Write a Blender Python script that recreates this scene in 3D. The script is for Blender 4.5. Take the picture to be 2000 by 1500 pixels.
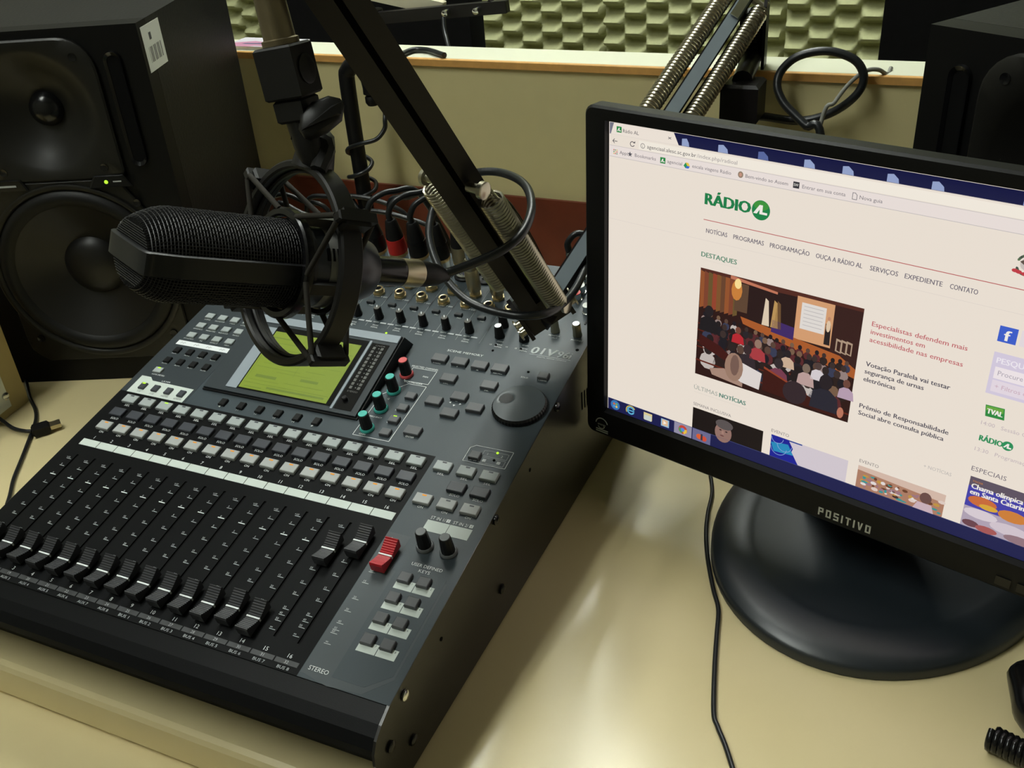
import bpy, math, random
import numpy as np
from mathutils import Matrix, Vector
random.seed(7)
for o in list(bpy.data.objects): bpy.data.objects.remove(o)
S = bpy.context.scene
COL = S.collection

# ------------------------------------------------------------------ camera
FPX = 1923.2166
CR = np.array([[0.91146838, 0.40569179, -0.06811442], [0.15867664, -0.49949078, -0.85166348], [-0.3795354, 0.76545616, -0.51964386]])
CC = np.array([0.670503, -0.491115, 0.574291])
TILT = 0.17781525
cam = bpy.data.objects.new('camera', bpy.data.cameras.new('camera'))
COL.objects.link(cam)
cam.data.sensor_fit = 'HORIZONTAL'; cam.data.sensor_width = 36.0
cam.data.lens = FPX / 2000 * 36.0
cam.data.clip_start = 0.02
cam.matrix_world = Matrix(((CR[0][0], -CR[1][0], -CR[2][0], CC[0]), (CR[0][1], -CR[1][1], -CR[2][1], CC[1]),
                           (CR[0][2], -CR[1][2], -CR[2][2], CC[2]), (0, 0, 0, 1)))
S.camera = cam

# ------------------------------------------------------------------ world, exposure
w = bpy.data.worlds.new('world'); S.world = w; w.use_nodes = True
w.node_tree.nodes['Background'].inputs[0].default_value = (0.75, 0.8, 0.7, 1)
w.node_tree.nodes['Background'].inputs[1].default_value = 0.01
S.view_settings.view_transform = 'Standard'; S.view_settings.look = 'None'
S.view_settings.exposure = 0.0; S.view_settings.gamma = 1.0
S.view_settings.use_curve_mapping = False
LAMP_POWER = 54.0
# ceiling fittings (x, y, length along y, tube offsets in x, tube width, label): the room's fluorescent lights, z is the ceiling
CEIL = 1.85
FITTINGS = [(-0.35, -0.65, 1.2, (-0.09, 0.09), 0.041, 'white ceiling fluorescent fitting over the operator side of the room'),
            (-0.09, 1.26, 1.56, (-0.15, 0.15), 0.062, 'white ceiling fluorescent fitting beyond the partition near the foam wall')]

# ------------------------------------------------------------------ pixel helpers (a pixel gives a direction only)
def ray(px):
    return CR.T @ np.array([(px[0] - 1000) / FPX, (px[1] - 750) / FPX, 1.0])
def on(px, n, d):
    r = ray(px); n = np.array(n, float)
    return CC + r * (d - n @ CC) / (n @ r)
def desk_at(px, z=0.0): return on(px, (0, 0, 1), z)
def wall_at(px, Y): return on(px, (0, 1, 0), Y)
def atd(px, depth): return CC + ray(px) * depth
def nrm(v): v = np.array(v, float); return v / np.linalg.norm(v)
ct, st_ = math.cos(TILT), math.sin(TILT)
PO = np.array([0, 0, 0.105]); PV = np.array([0, ct, st_]); PN = np.array([0, -st_, ct]); PX = np.array([1., 0, 0])
def frame(O, x, y, z):
    return Matrix(((x[0], y[0], z[0], O[0]), (x[1], y[1], z[1], O[1]), (x[2], y[2], z[2], O[2]), (0, 0, 0, 1)))
PF = frame(PO, PX, PV, PN)                     # console panel frame, metres
def pnl(px, h=0.0):                            # pixel -> (u, v) in mm on the panel raised by h mm
    P = on(px, PN, PN @ PO + h / 1000) - PO
    return P @ PX * 1000, P @ PV * 1000
def zframe(O, z, xhint=(1, 0, 0)):
    z = nrm(z); x = np.array(xhint, float); x = x - z * (x @ z)
    if np.linalg.norm(x) < 1e-6: x = np.array([0, 1., 0]) - z * z[1]
    x = nrm(x); y = np.cross(z, x)
    return frame(O, x, y, z)
def T(x, y, z): return Matrix.Translation((x, y, z))
def RZ(a): return Matrix.Rotation(a, 4, 'Z')
def mm(*a): return [v / 1000 for v in a]

# ------------------------------------------------------------------ materials
MATS = {}
def lin(c): return tuple(((v / 255) / 12.92 if v / 255 <= .04045 else ((v / 255 + .055) / 1.055) ** 2.4) for v in c)
def mat(name, col, rough=0.5, metal=0.0, var=0.08, scale=60.0, bump=0.0, bscale=400.0, spec=0.5, emit=0.0, coat=0.0):
    if name in MATS: return MATS[name]
    m = bpy.data.materials.new(name); m.use_nodes = True; nt = m.node_tree
    b = nt.nodes['Principled BSDF']
    b.inputs['Roughness'].default_value = rough; b.inputs['Metallic'].default_value = metal
    b.inputs['Specular IOR Level'].default_value = spec
    b.inputs['Coat Weight'].default_value = coat
    tc = nt.nodes.new('ShaderNodeTexCoord')
    n = nt.nodes.new('ShaderNodeTexNoise'); n.inputs['Scale'].default_value = scale; n.inputs['Detail'].default_value = 4
    nt.links.new(tc.outputs['Object'], n.inputs['Vector'])
    r = nt.nodes.new('ShaderNodeMix'); r.data_type = 'RGBA'
    r.inputs[6].default_value = tuple(max(0, c * (1 - var)) for c in col) + (1,)
    r.inputs[7].default_value = tuple(min(1, c * (1 + var)) for c in col) + (1,)
    nt.links.new(n.outputs['Fac'], r.inputs[0])
    nt.links.new(r.outputs[2], b.inputs['Base Color'])
    if bump:
        n2 = nt.nodes.new('ShaderNodeTexNoise'); n2.inputs['Scale'].default_value = bscale; n2.inputs['Detail'].default_value = 3
        nt.links.new(tc.outputs['Object'], n2.inputs['Vector'])
        bp = nt.nodes.new('ShaderNodeBump'); bp.inputs['Strength'].default_value = bump; bp.inputs['Distance'].default_value = 0.001
        nt.links.new(n2.outputs['Fac'], bp.inputs['Height']); nt.links.new(bp.outputs['Normal'], b.inputs['Normal'])
    if emit:
        b.inputs['Emission Color'].default_value = tuple(col) + (1,); b.inputs['Emission Strength'].default_value = emit
    MATS[name] = m
    return m
def lamp_mat(name, rgb, strength):
    m = bpy.data.materials.new(name); m.use_nodes = True; nt = m.node_tree; nt.nodes.clear()
    e = nt.nodes.new('ShaderNodeEmission'); o = nt.nodes.new('ShaderNodeOutputMaterial')
    e.inputs[0].default_value = tuple(rgb) + (1,); e.inputs[1].default_value = strength
    nt.links.new(e.outputs[0], o.inputs[0]); MATS[name] = m
    return m
def attr_mat(name, emission=None, rough=0.5):
    m = bpy.data.materials.new(name); m.use_nodes = True; nt = m.node_tree
    b = nt.nodes['Principled BSDF']; a = nt.nodes.new('ShaderNodeVertexColor'); a.layer_name = 'Col'
    if emission:
        b.inputs['Base Color'].default_value = (0.01, 0.01, 0.01, 1); b.inputs['Roughness'].default_value = rough
        b.inputs['Specular IOR Level'].default_value = 0.2
        nt.links.new(a.outputs[0], b.inputs['Emission Color']); b.inputs['Emission Strength'].default_value = emission
    else:
        nt.links.new(a.outputs[0], b.inputs['Base Color']); b.inputs['Roughness'].default_value = rough
    MATS[name] = m
    return m

LAM = (0.70, 0.595, 0.335)
M_desk = mat('cream_laminate', LAM, 0.225, var=0.03, scale=25, bump=0.03, bscale=900, spec=0.5)
M_part = mat('partition_laminate', (0.62, 0.55, 0.29), 0.45, var=0.04, scale=40, bump=0.05, bscale=700)
M_ledge = mat('white_ledge_laminate', (0.72, 0.73, 0.57), 0.35, var=0.02)
M_orange = mat('raw_wood_edge', (0.62, 0.33, 0.09), 0.6, var=0.25, scale=90)
M_red = mat('mahogany_strip', (0.145, 0.028, 0.012), 0.45, var=0.3, scale=30)
M_foam = mat('acoustic_foam', (0.50, 0.51, 0.29), 0.95, var=0.1, scale=120, bump=0.2, bscale=900, spec=0.1)
M_wall = mat('painted_wall', (0.30, 0.29, 0.22), 0.8, var=0.04)
M_ceil = mat('white_ceiling', (0.45, 0.45, 0.40), 0.9, var=0.03)
M_floor = mat('dark_carpet', (0.10, 0.09, 0.08), 0.95, var=0.3, scale=200)
M_black = mat('black_plastic', (0.0065, 0.0065, 0.007), 0.45, var=0.2, spec=0.25)
M_blackr = mat('black_rubber', (0.006, 0.006, 0.0065), 0.6, var=0.2, spec=0.2)
M_satin = mat('black_painted_steel', (0.008, 0.0065, 0.007), 0.38, var=0.2, spec=0.3)
M_gloss = mat('glossy_black', (0.005, 0.005, 0.0055), 0.22, var=0.2, spec=0.4)
M_hole = mat('dark_recess', (0.004, 0.004, 0.004), 0.9, var=0.2, spec=0.1)
M_gray = mat('console_grey_panel', (0.043, 0.057, 0.067), 0.42, spec=0.35, var=0.06, scale=30, bump=0.06, bscale=1500)
M_gray2 = mat('console_slate_panel', (0.030, 0.038, 0.044), 0.42, spec=0.35, var=0.06, scale=30, bump=0.06, bscale=1500)
M_gray3 = mat('console_key_field', (0.058, 0.070, 0.078), 0.45, spec=0.35, var=0.05, scale=30)
M_cblack = mat('console_black_panel', (0.0055, 0.0058, 0.0064), 0.42, spec=0.10, var=0.1, scale=30, bump=0.06, bscale=1500)
M_cline = mat('console_black_field_line', (0.035, 0.037, 0.040), 0.5, var=0.1)
M_strip = mat('console_label_strip', (0.55, 0.61, 0.57), 0.5, var=0.03)
M_white = mat('white_print', (0.72, 0.76, 0.76), 0.5, var=0.04)
M_dim = mat('dim_print', (0.42, 0.45, 0.46), 0.5, var=0.04)
M_keyL = mat('light_grey_key', (0.33, 0.365, 0.365), 0.45, var=0.05)
M_keyO = mat('warm_grey_key', (0.36, 0.375, 0.37), 0.45, var=0.05)
M_keyD = mat('dark_slate_key', (0.042, 0.046, 0.058), 0.45, var=0.05)
M_keyM = mat('mid_grey_key', (0.075, 0.078, 0.085), 0.45, var=0.05)
M_ink = mat('dark_ink', (0.03, 0.03, 0.035), 0.6, var=0.1)
M_knob = mat('knob_black', (0.008, 0.008, 0.0085), 0.42, var=0.1, spec=0.3)
M_knobgrey = mat('knob_grey_cap', (0.16, 0.17, 0.18), 0.45, var=0.05)
M_teal = mat('teal_plastic', (0.05, 0.42, 0.36), 0.45, var=0.05)
M_pink = mat('coral_red_plastic', (0.62, 0.085, 0.09), 0.45, var=0.05)
M_fred = mat('red_fader_plastic', (0.45, 0.012, 0.022), 0.4, var=0.05)
M_taupe = mat('knob_taupe', (0.075, 0.070, 0.062), 0.45, var=0.1)
M_gold = mat('brushed_brass', (0.62, 0.50, 0.28), 0.32, 1.0, var=0.1)
M_gold2 = mat('champagne_metal', (0.48, 0.43, 0.30), 0.35, 1.0, var=0.1)
M_chrome = mat('chrome', (0.75, 0.76, 0.74), 0.18, 1.0, var=0.05)
M_steel = mat('spring_steel', (0.46, 0.43, 0.33), 0.28, 1.0, var=0.1)
M_silver = mat('brushed_aluminium', (0.62, 0.66, 0.68), 0.35, 1.0, var=0.06)
M_armgrey = mat('grey_painted_face', (0.16, 0.19, 0.21), 0.45, var=0.06, spec=0.4)
M_silvpl = mat('silver_plastic', (0.27, 0.31, 0.35), 0.4, 0.0, var=0.05)
M_cable = mat('black_cable', (0.009, 0.0105, 0.012), 0.36, var=0.2, spec=0.45)
M_cgrey = mat('grey_cable', (0.20, 0.20, 0.17), 0.5, var=0.1)
M_lcd = mat('green_lcd', (0.135, 0.185, 0.006), 0.5, var=0.06, scale=40, emit=0.42)
M_lcdd = mat('lcd_dark_pixels', (0.085, 0.125, 0.006), 0.5, var=0.1, emit=0.5)
M_sidep = mat('console_side_paint', (0.014, 0.013, 0.011), 0.32, spec=0.45, var=0.1, bump=0.05, bscale=900)
M_spk = mat('speaker_vinyl', (0.006, 0.006, 0.006), 0.5, var=0.3, scale=150, bump=0.35, bscale=260, spec=0.3)
M_spkf = mat('speaker_baffle', (0.003, 0.003, 0.003), 0.5, var=0.15, spec=0.2)
M_wave = mat('waveguide_plastic', (0.010, 0.0095, 0.008), 0.38, var=0.1, spec=0.35)
M_cone = mat('woofer_cone', (0.007, 0.0065, 0.006), 0.40, var=0.15, spec=0.4)
M_surr = mat('rubber_surround', (0.004, 0.004, 0.004), 0.5, var=0.1, spec=0.3)
M_bezel = mat('monitor_bezel', (0.005, 0.005, 0.0052), 0.45, spec=0.25, var=0.1, bump=0.05, bscale=1500)
M_beztop = mat('monitor_shell', (0.009, 0.0095, 0.0105), 0.55, spec=0.10, var=0.1, bump=0.1, bscale=1200)
M_base = mat('monitor_base_plastic', (0.013, 0.018, 0.023), 0.38, spec=0.7, var=0.05, bump=0.04, bscale=1800)
M_wire = mat('mic_wire_mesh', (0.020, 0.020, 0.021), 0.4, 0.3, var=0.1, spec=0.4)
M_mband = mat('mic_head_band', (0.007, 0.0075, 0.0085), 0.42, 0.0, var=0.1, spec=0.4)
M_mbody = mat('mic_body_blue_grey', (0.018, 0.022, 0.030), 0.35, 0.3, var=0.15)
M_mount = mat('shock_mount_plastic', (0.009, 0.0085, 0.008), 0.45, var=0.2, spec=0.3)
M_dust = mat('dusty_elastic', (0.026, 0.023, 0.018), 0.8, var=0.3, spec=0.2)
M_whitep = mat('white_paper', (0.80, 0.82, 0.76), 0.6, var=0.03)
M_redpl = mat('red_plastic', (0.55, 0.018, 0.014), 0.4, var=0.05)
M_beige = mat('beige_painted_wood', (0.55, 0.44, 0.20), 0.55, var=0.12, scale=20)
M_chair = mat('black_chair_fabric', (0.006, 0.006, 0.007), 0.95, var=0.3, spec=0.1)
M_cream = mat('cream_metal', (0.62, 0.58, 0.42), 0.4, var=0.05)
L_green = lamp_mat('green_led', (0.55, 1.0, 0.05), 1.1)
L_orange = lamp_mat('orange_led', (1.0, 0.42, 0.06), 0.85)
L_tube = lamp_mat('fluorescent_diffuser', (0.95, 1.0, 0.94), LAMP_POWER)
M_page = attr_mat('screen_pixels', 0.92)
M_print = attr_mat('colour_print', None, 0.45)

# ------------------------------------------------------------------ mesh builder
class MB:
    def __init__(s): s.v = []; s.f = []; s.m = []; s.c = []
    def add(s, vs, fs, mi=0, col=None, M=None):
        b = len(s.v)
        if M is not None: vs = [tuple(M @ Vector(v)) for v in vs]
        s.v += [tuple(map(float, v)) for v in vs]
        for f in fs: s.f.append(tuple(i + b for i in f)); s.m.append(mi); s.c.append(col)
        return s
    def box(s, x0, x1, y0, y1, z0, z1, mi=0, M=None):
        vs = [(x0, y0, z0), (x1, y0, z0), (x1, y1, z0), (x0, y1, z0), (x0, y0, z1), (x1, y0, z1), (x1, y1, z1), (x0, y1, z1)]
        return s.add(vs, [(3, 2, 1, 0), (4, 5, 6, 7), (0, 1, 5, 4), (1, 2, 6, 5), (2, 3, 7, 6), (3, 0, 4, 7)], mi, None, M)
    def cbox(s, x0, x1, y0, y1, z0, z1, c, mi=0, M=None, bottom=False):   # chamfered
        lo = (z0 + c) if bottom else z0
        rings = [(c if bottom else 0, z0)] + ([(0, lo)] if bottom else []) + [(0, z1 - c), (c, z1)]
        vs = []; fs = []
        for i, z in rings: vs += [(x0 + i, y0 + i, z), (x1 - i, y0 + i, z), (x1 - i, y1 - i, z), (x0 + i, y1 - i, z)]
        fs.append((3, 2, 1, 0)); n = len(rings)
        for k in range(n - 1):
            for j in range(4): fs.append((k * 4 + j, k * 4 + (j + 1) % 4, k * 4 + 4 + (j + 1) % 4, k * 4 + 4 + j))
        fs.append(tuple((n - 1) * 4 + j for j in range(4)))
        return s.add(vs, fs, mi, None, M)
    def prism(s, poly, z0, z1, mi=0, M=None, top=None, inset=0.0, insz=0.0):   # poly CCW in xy
        n = len(poly); vs = [(x, y, z0) for x, y in poly]; fs = [tuple(reversed(range(n)))]
        if inset:
            vs += [(x, y, z1 - insz) for x, y in poly]
            cx = sum(p[0] for p in poly) / n; cy = sum(p[1] for p in poly) / n
            for x, y in poly:
                d = math.hypot(x - cx, y - cy) or 1; k = max(0, 1 - inset / d)
                vs.append((cx + (x - cx) * k, cy + (y - cy) * k, z1))
            R_ = 3
        else:
            vs += [(x, y, z1) for x, y in poly]; R_ = 2
        for r in range(R_ - 1):
            for j in range(n): fs.append((r * n + j, r * n + (j + 1) % n, r * n + n + (j + 1) % n, r * n + n + j))
        fs.append(tuple((R_ - 1) * n + j for j in range(n)))
        return s.add(vs, fs, mi, None, M)
    def lathe(s, prof, n=24, mi=0, M=None, cap0=True, cap1=True, rib=0.0):
        vs = []; fs = []
        for r, z in prof:
            for j in range(n):
                a = 2 * math.pi * j / n; q = r * (1 - rib * (j % 2))
                vs.append((q * math.cos(a), q * math.sin(a), z))
        for k in range(len(prof) - 1):
            for j in range(n): fs.append((k * n + j, k * n + (j + 1) % n, k * n + n + (j + 1) % n, k * n + n + j))
        if cap0: fs.append(tuple(reversed(range(n))))
        if cap1: fs.append(tuple((len(prof) - 1) * n + j for j in range(n)))
        return s.add(vs, fs, mi, None, M)
    def tube(s, pts, r, n=8, mi=0, sm=0, close=False, M=None):
        P = np.array(pts, float)
        if sm: P = catmull(P, sm, close)
        N_ = len(P); tan = np.zeros_like(P)
        for i in range(N_):
            a = P[(i - 1) % N_] if (close or i > 0) else P[i]; b = P[(i + 1) % N_] if (close or i < N_ - 1) else P[i]
            tan[i] = nrm(b - a)
        u = np.cross(tan[0], [0, 0, 1.0])
        if np.linalg.norm(u) < 1e-3: u = np.cross(tan[0], [1.0, 0, 0])
        u = nrm(u); vs = []; fs = []
        rr = r if hasattr(r, '__len__') else [r] * N_
        if len(rr) != N_: rr = np.interp(np.linspace(0, 1, N_), np.linspace(0, 1, len(rr)), rr)
        for i in range(N_):
            u = nrm(u - tan[i] * (u @ tan[i])); w_ = np.cross(tan[i], u)
            for j in range(n):
                a = 2 * math.pi * j / n; vs.append(tuple(P[i] + rr[i] * (math.cos(a) * u + math.sin(a) * w_)))
        for i in range(N_ - (0 if close else 1)):
            k = (i + 1) % N_
            for j in range(n): fs.append((i * n + j, i * n + (j + 1) % n, k * n + (j + 1) % n, k * n + j))
        if not close: fs.append(tuple(reversed(range(n)))); fs.append(tuple((N_ - 1) * n + j for j in range(n)))
        return s.add(vs, fs, mi, None, M)
    def poly(s, pts, col=None, mi=0, M=None):
        return s.add(pts, [tuple(range(len(pts)))], mi, col, M)
    def build(s, name, mats, parent=None, M=None, smooth=None):
        me = bpy.data.meshes.new(name); me.from_pydata(s.v, [], s.f)
        for m in (mats if isinstance(mats, (list, tuple)) else [mats]): me.materials.append(m)
        me.polygons.foreach_set('material_index', s.m)
        if any(c is not None for c in s.c):
            at = me.color_attributes.new('Col', 'FLOAT_COLOR', 'CORNER'); arr = []
            for p, c in zip(me.polygons, s.c):
                arr += list((c or (0, 0, 0)) + (1.0,)) * p.loop_total
            at.data.foreach_set('color', arr)
        if smooth is not None:
            me.polygons.foreach_set('use_smooth', [True] * len(me.polygons)); me.set_sharp_from_angle(angle=math.radians(smooth))
        me.update()
        return link(bpy.data.objects.new(name, me), parent, M)
def catmull(P, k, close=False):
    out = []; n = len(P)
    for i in range(n if close else n - 1):
        p0 = P[(i - 1) % n] if (close or i > 0) else 2 * P[0] - P[1]; p1 = P[i]; p2 = P[(i + 1) % n]
        p3 = P[(i + 2) % n] if (close or i + 2 < n) else 2 * P[-1] - P[-2]
        for j in range(k):
            t = j / k
            out.append(.5 * (2 * p1 + (p2 - p0) * t + (2 * p0 - 5 * p1 + 4 * p2 - p3) * t * t + (3 * p1 - p0 - 3 * p2 + p3) * t ** 3))
    if not close: out.append(P[-1])
    return np.array(out)
def link(o, parent=None, M=None):
    COL.objects.link(o)
    if M is not None: o.matrix_basis = M
    if parent is not None:
        o.parent = parent; o.matrix_parent_inverse = parent.matrix_basis.inverted()
    return o
def thing(name, label, cat, loc, group=None, M=None):
    o = bpy.data.objects.new(name, None); o.empty_display_size = 0.02
    link(o, None, M if M is not None else T(*loc)); return tag(o, label, cat, group)
def tag(o, label, cat, group=None):
    o['label'] = label; o['category'] = cat
    if group: o['group'] = group
    return o
def struct(o): o['kind'] = 'structure'; return o
def inst(src, name, parent, M, mesh=None):
    o = bpy.data.objects.new(name, mesh or src.data); return link(o, parent, M)

# ------------------------------------------------------------------ text
_tx = {}
def glyphs(s):
    if s in _tx: return _tx[s]
    c = bpy.data.curves.new('t', 'FONT'); c.body = s; c.resolution_u = 2
    o = bpy.data.objects.new('t', c); COL.objects.link(o)
    me = bpy.data.meshes.new_from_object(o.evaluated_get(bpy.context.evaluated_depsgraph_get()))
    vs = np.array([v.co[:2] for v in me.vertices]) if len(me.vertices) else np.zeros((0, 2))
    fs = [tuple(p.vertices) for p in me.polygons]
    bpy.data.objects.remove(o); bpy.data.curves.remove(c); bpy.data.meshes.remove(me)
    _tx[s] = (vs, fs); return _tx[s]
CAP = None
def put_text(mb, s, x, y, h, w=None, align='c', z=0.0, mi=0, col=None, M=None, flipy=False, shear=0.0, bold=0.0):
    """cap height h; baseline at y; fits to width w if given"""
    global CAP
    if CAP is None: CAP = glyphs('H')[0][:, 1].max()
    vs, fs = glyphs(s)
    if len(vs) == 0: return
    v = vs.copy(); x0 = v[:, 0].min(); x1 = v[:, 0].max()
    sy = h / CAP; sx = sy if w is None else w / max(1e-6, x1 - x0)
    X = (v[:, 0] - x0) * sx; W = (x1 - x0) * sx; Y = v[:, 1] * sy
    X = X + shear * Y
    if align == 'c': X = X - W / 2
    if align == 'r': X = X - W
    for k in ((0,) if not bold else (-bold, 0, bold)):
        P = [(x + a + k, y + (-b if flipy else b), z + abs(k) * 1e-6) for a, b in zip(X, Y)]
        mb.add(P, [tuple(reversed(f)) for f in fs] if flipy else fs, mi, col, M)

# ================================================================== SETTING
X0, X1, Y0, Y1, ZF = -1.9, 2.4, -1.9, 2.16, -0.75
struct(MB().box(X0, X1, Y0, Y1, ZF - 0.05, ZF).build('floor', M_floor))
struct(MB().box(X0, X1, Y0, Y1, CEIL, CEIL + 0.05).build('ceiling', M_ceil))
struct(MB().box(X0 - 0.05, X0, Y0, Y1, ZF, CEIL).build('wall_left', M_wall))
struct(MB().box(X1, X1 + 0.05, Y0, Y1, ZF, CEIL).build('wall_right', M_wall))
struct(MB().box(X0, X1, Y0 - 0.05, Y0, ZF, CEIL).build('wall_front', M_wall))
wb = struct(MB().box(X0, X1, Y1, Y1 + 0.05, ZF, CEIL).build('wall_back', M_wall))
# foam panels on the far wall
PW = 0.48; NC, NR, SC, SR = 8, 9, 8, 8
mb = MB(); nx, ny = NC * SC, NR * SR; vs = []; fs = []
cw, ch = PW / NC, PW / NR
for j in range(ny + 1):
    for i in range(nx + 1):
        x = PW * i / nx; y = PW * j / ny
        c = max(-1, min(1, math.cos(math.pi * (x / cw - 0.5)) * 0 + (2.4 * math.sin(math.pi * x / cw))))
        ph = (y / ch) % 1.0
        wv = math.cos(2 * math.pi * ph); wv = math.copysign(abs(wv) ** 0.75, wv)
        h = 0.026 + 0.026 * c * wv
        if i in (0, nx) or j in (0, ny): h = 0.004
        vs.append((x, -h, y))
for j in range(ny):
    for i in range(nx):
        a = j * (nx + 1) + i; fs.append((a, a + 1, a + nx + 2, a + nx + 1))
foam = None
for kx in range(-3, 5):
    for kz in range(-1, 4):
        xx = -0.267 + PW * kx; zz = -0.36 + PW * kz
        M = T(xx, Y1 - 0.006, zz)
        if foam is None:
            foam = mb.add(vs, fs).build('foam_panel', M_foam, wb, M, smooth=60)
        else: inst(foam, 'foam_panel', wb, M)
# ceiling fluorescent fittings
for fx, fy, fl, offs, tw, lab in FITTINGS:
    r = thing('ceiling_light', lab, 'light', (fx, fy, CEIL), 'ceiling fluorescent fittings')
    MB().box(fx - .26, fx + .26, fy - fl / 2 - .04, fy + fl / 2 + .04, CEIL - 0.05, CEIL - 0.001).build('housing', M_ceil, r)
    for ox in offs: MB().box(fx + ox - tw / 2, fx + ox + tw / 2, fy - fl / 2, fy + fl / 2, CEIL - 0.072, CEIL - 0.0505).build('tube', L_tube, r)

# desk
desk = thing('studio_desk', 'long cream laminate studio desk carrying the mixing console and the screen', 'desk', (0.35, 0.2, ZF))
DY0, DY1, DX0, DX1 = -0.166, 0.572, -1.1, 1.75
prof = [(DY0 + 0.004, -0.040), (DY1, -0.040), (DY1, 0.0), (DY0 + 0.006, 0.0), (DY0 + 0.002, -0.002), (DY0, -0.006), (DY0, -0.036)]
Myz = Matrix(((0, 0, 1, 0), (1, 0, 0, 0), (0, 1, 0, 0), (0, 0, 0, 1)))    # (y,z,x) -> (x,y,z)
MB().prism(prof, DX0, DX1, M=Myz).build('worktop', M_desk, desk)
MB().cbox(DX0 + .02, DX1 - .02, DY0 - 0.058, DY1 - .02, -0.062, -0.0405, 0.002).build('lower_shelf', M_desk, desk)
for x in (DX0 + .02, DX1 - .05):
    MB().box(x, x + .03, DY0 + .03, DY1, ZF, -0.0625).build('end_panel', M_desk, desk)

# partition behind the desk
part = thing('desk_partition', 'low beige partition with raw wood edge and white ledge behind the desk', 'partition', (0.35, 0.606, ZF))
MB().box(DX0, DX1, 0.5785, 0.637, ZF, 0.2885).build('panel', M_part, part)
MB().box(DX0, DX1, 0.5735, 0.578, 0.0005, 0.132).build('skirting_strip', M_red, part)
MB().cbox(DX0, DX1, 0.5745, 0.5805, 0.289, 0.2975, 0.0008).build('edge_band', M_orange, part)
MB().cbox(DX0, DX1, 0.581, 0.639, 0.289, 0.2975, 0.0008).build('ledge_top', M_ledge, part)

# ================================================================== MIXING CONSOLE
UL, UR = -0.0114, 0.3935
con = thing('mixing_console', 'grey and black digital mixing console with rows of faders and a green display', 'mixer', (0.19, 0.1, 0))
def pyz(v, n=0.0): return (PV[1] * v + PN[1] * n, PO[2] + PV[2] * v + PN[2] * n)
VB = 0.336
rear = pyz(VB)
prof = [(-0.139, 0.004), (rear[0], 0.004), (rear[0], rear[1] - .001)] + [pyz(-0.1475, -0.0012)] + \
       [(-0.156, 0.0725), (-0.163, 0.0675), (-0.168, 0.061), (-0.1685, 0.055), (-0.164, 0.050), (-0.142, 0.030)]
MB().prism(prof, UL + .0022, UR - .0022, M=Myz).build('chassis', M_cblack, con)
sp = [(-0.137, 0.003), (rear[0] + .002, 0.003), (rear[0] + .002, rear[1]), pyz(-0.1475, 0.0), (-0.157, 0.0735), (-0.165, 0.0675), (-0.1695, 0.060), (-0.1705, 0.050), (-0.166, 0.036), (-0.155, 0.014), (-0.147, 0.006)]
for x in (UL - 0.0005, UR - 0.0015):
    s_ = MB().prism(sp, x, x + 0.002, M=Myz).build('side_panel', M_sidep, con)
    if x > 0:
        for q, rr, mt in (((807, 1445), .0042, M_gloss), ((763, 1458), .0042, M_gloss), ((790, 1358), .0040, M_chrome), ((968, 1015), .0042, M_gloss), ((980, 1150), .0042, M_gloss), ((1087, 795), .0042, M_gloss)):
            P = on(q, (1, 0, 0), UR + .001)
            MB().lathe([(rr, 0), (rr, .0012), (rr * .6, .0024)], 14, M=zframe(P, (1, 0, 0))).build('side_screw', mt, s_, smooth=40)
        for q in ((862, 1248), (1035, 918)):
            P = on(q, (1, 0, 0), UR + .0006)
            MB().lathe([(.0016, 0), (.0016, .0003)], 12, M=zframe(P, (1, 0, 0))).build('screw_hole', M_hole, s_)
        vm = MB()
        for k in range(5):
            P = on((1137 + k * 5.0, 783 - k * 4), (1, 0, 0), UR + .0006)
            vm.box(0, .0003, -.0008, .0008, -.009, .009, M=T(*P))
        vm.build('side_vents', M_hole, s_)
for x in (0.03, 0.35):
    for y in (-0.10, 0.31):
        MB().lathe([(.012, 0.0002), (.012, .0038)], 16, M=T(x, y, 0)).build('rubber_foot', M_blackr, con)

# top plate with real fader slots
VS0, VS1, SW = -0.1255, -0.0185, 0.0022
slots = [0.0098 + 0.02 * i for i in range(16)] + [0.3348]
UB = 0.3225
mb = MB()
def rect(u0, u1, v0, v1, mi, n=0.0, M=None):
    mb.add([(u0, v0, n), (u1, v0, n), (u1, v1, n), (u0, v1, n)], [(0, 1, 2, 3)], mi, None, PF)
rect(UL, UB, -0.1475, VS0, 0); rect(UB, UR, -0.1475, VS0, 1)
rect(UL, UB, VS1, 0.0635, 0); rect(UB, UR, VS1, 0.0635, 1); rect(UL, UR, 0.0635, 0.2035, 1); rect(UL, UR, 0.2035, VB, 1)
e = [UL] + [x for s_ in slots for x in (s_ - SW / 2, s_ + SW / 2)] + [UR]
for k in range(0, len(e), 2):
    a, b = e[k], e[k + 1]
    if a < UB < b: rect(a, UB, VS0, VS1, 0); rect(UB, b, VS0, VS1, 1)
    else: rect(a, b, VS0, VS1, 0 if b < UB else 1)
for s_ in slots:
    a, b, d = s_ - SW / 2, s_ + SW / 2, -0.0011
    rect(a, b, VS0, VS1, 2, d)
    for (p, q) in (((a, VS0), (a, VS1)), ((b, VS1), (b, VS0)), ((b, VS0), (a, VS0)), ((a, VS1), (b, VS1))):
        mb.add([(p[0], p[1], d), (q[0], q[1], d), (q[0], q[1], 0), (p[0], p[1], 0)], [(0, 1, 2, 3)], 2, None, PF)
top = mb.build('top_panel', [M_cblack, M_gray, M_hole], con)

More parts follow.
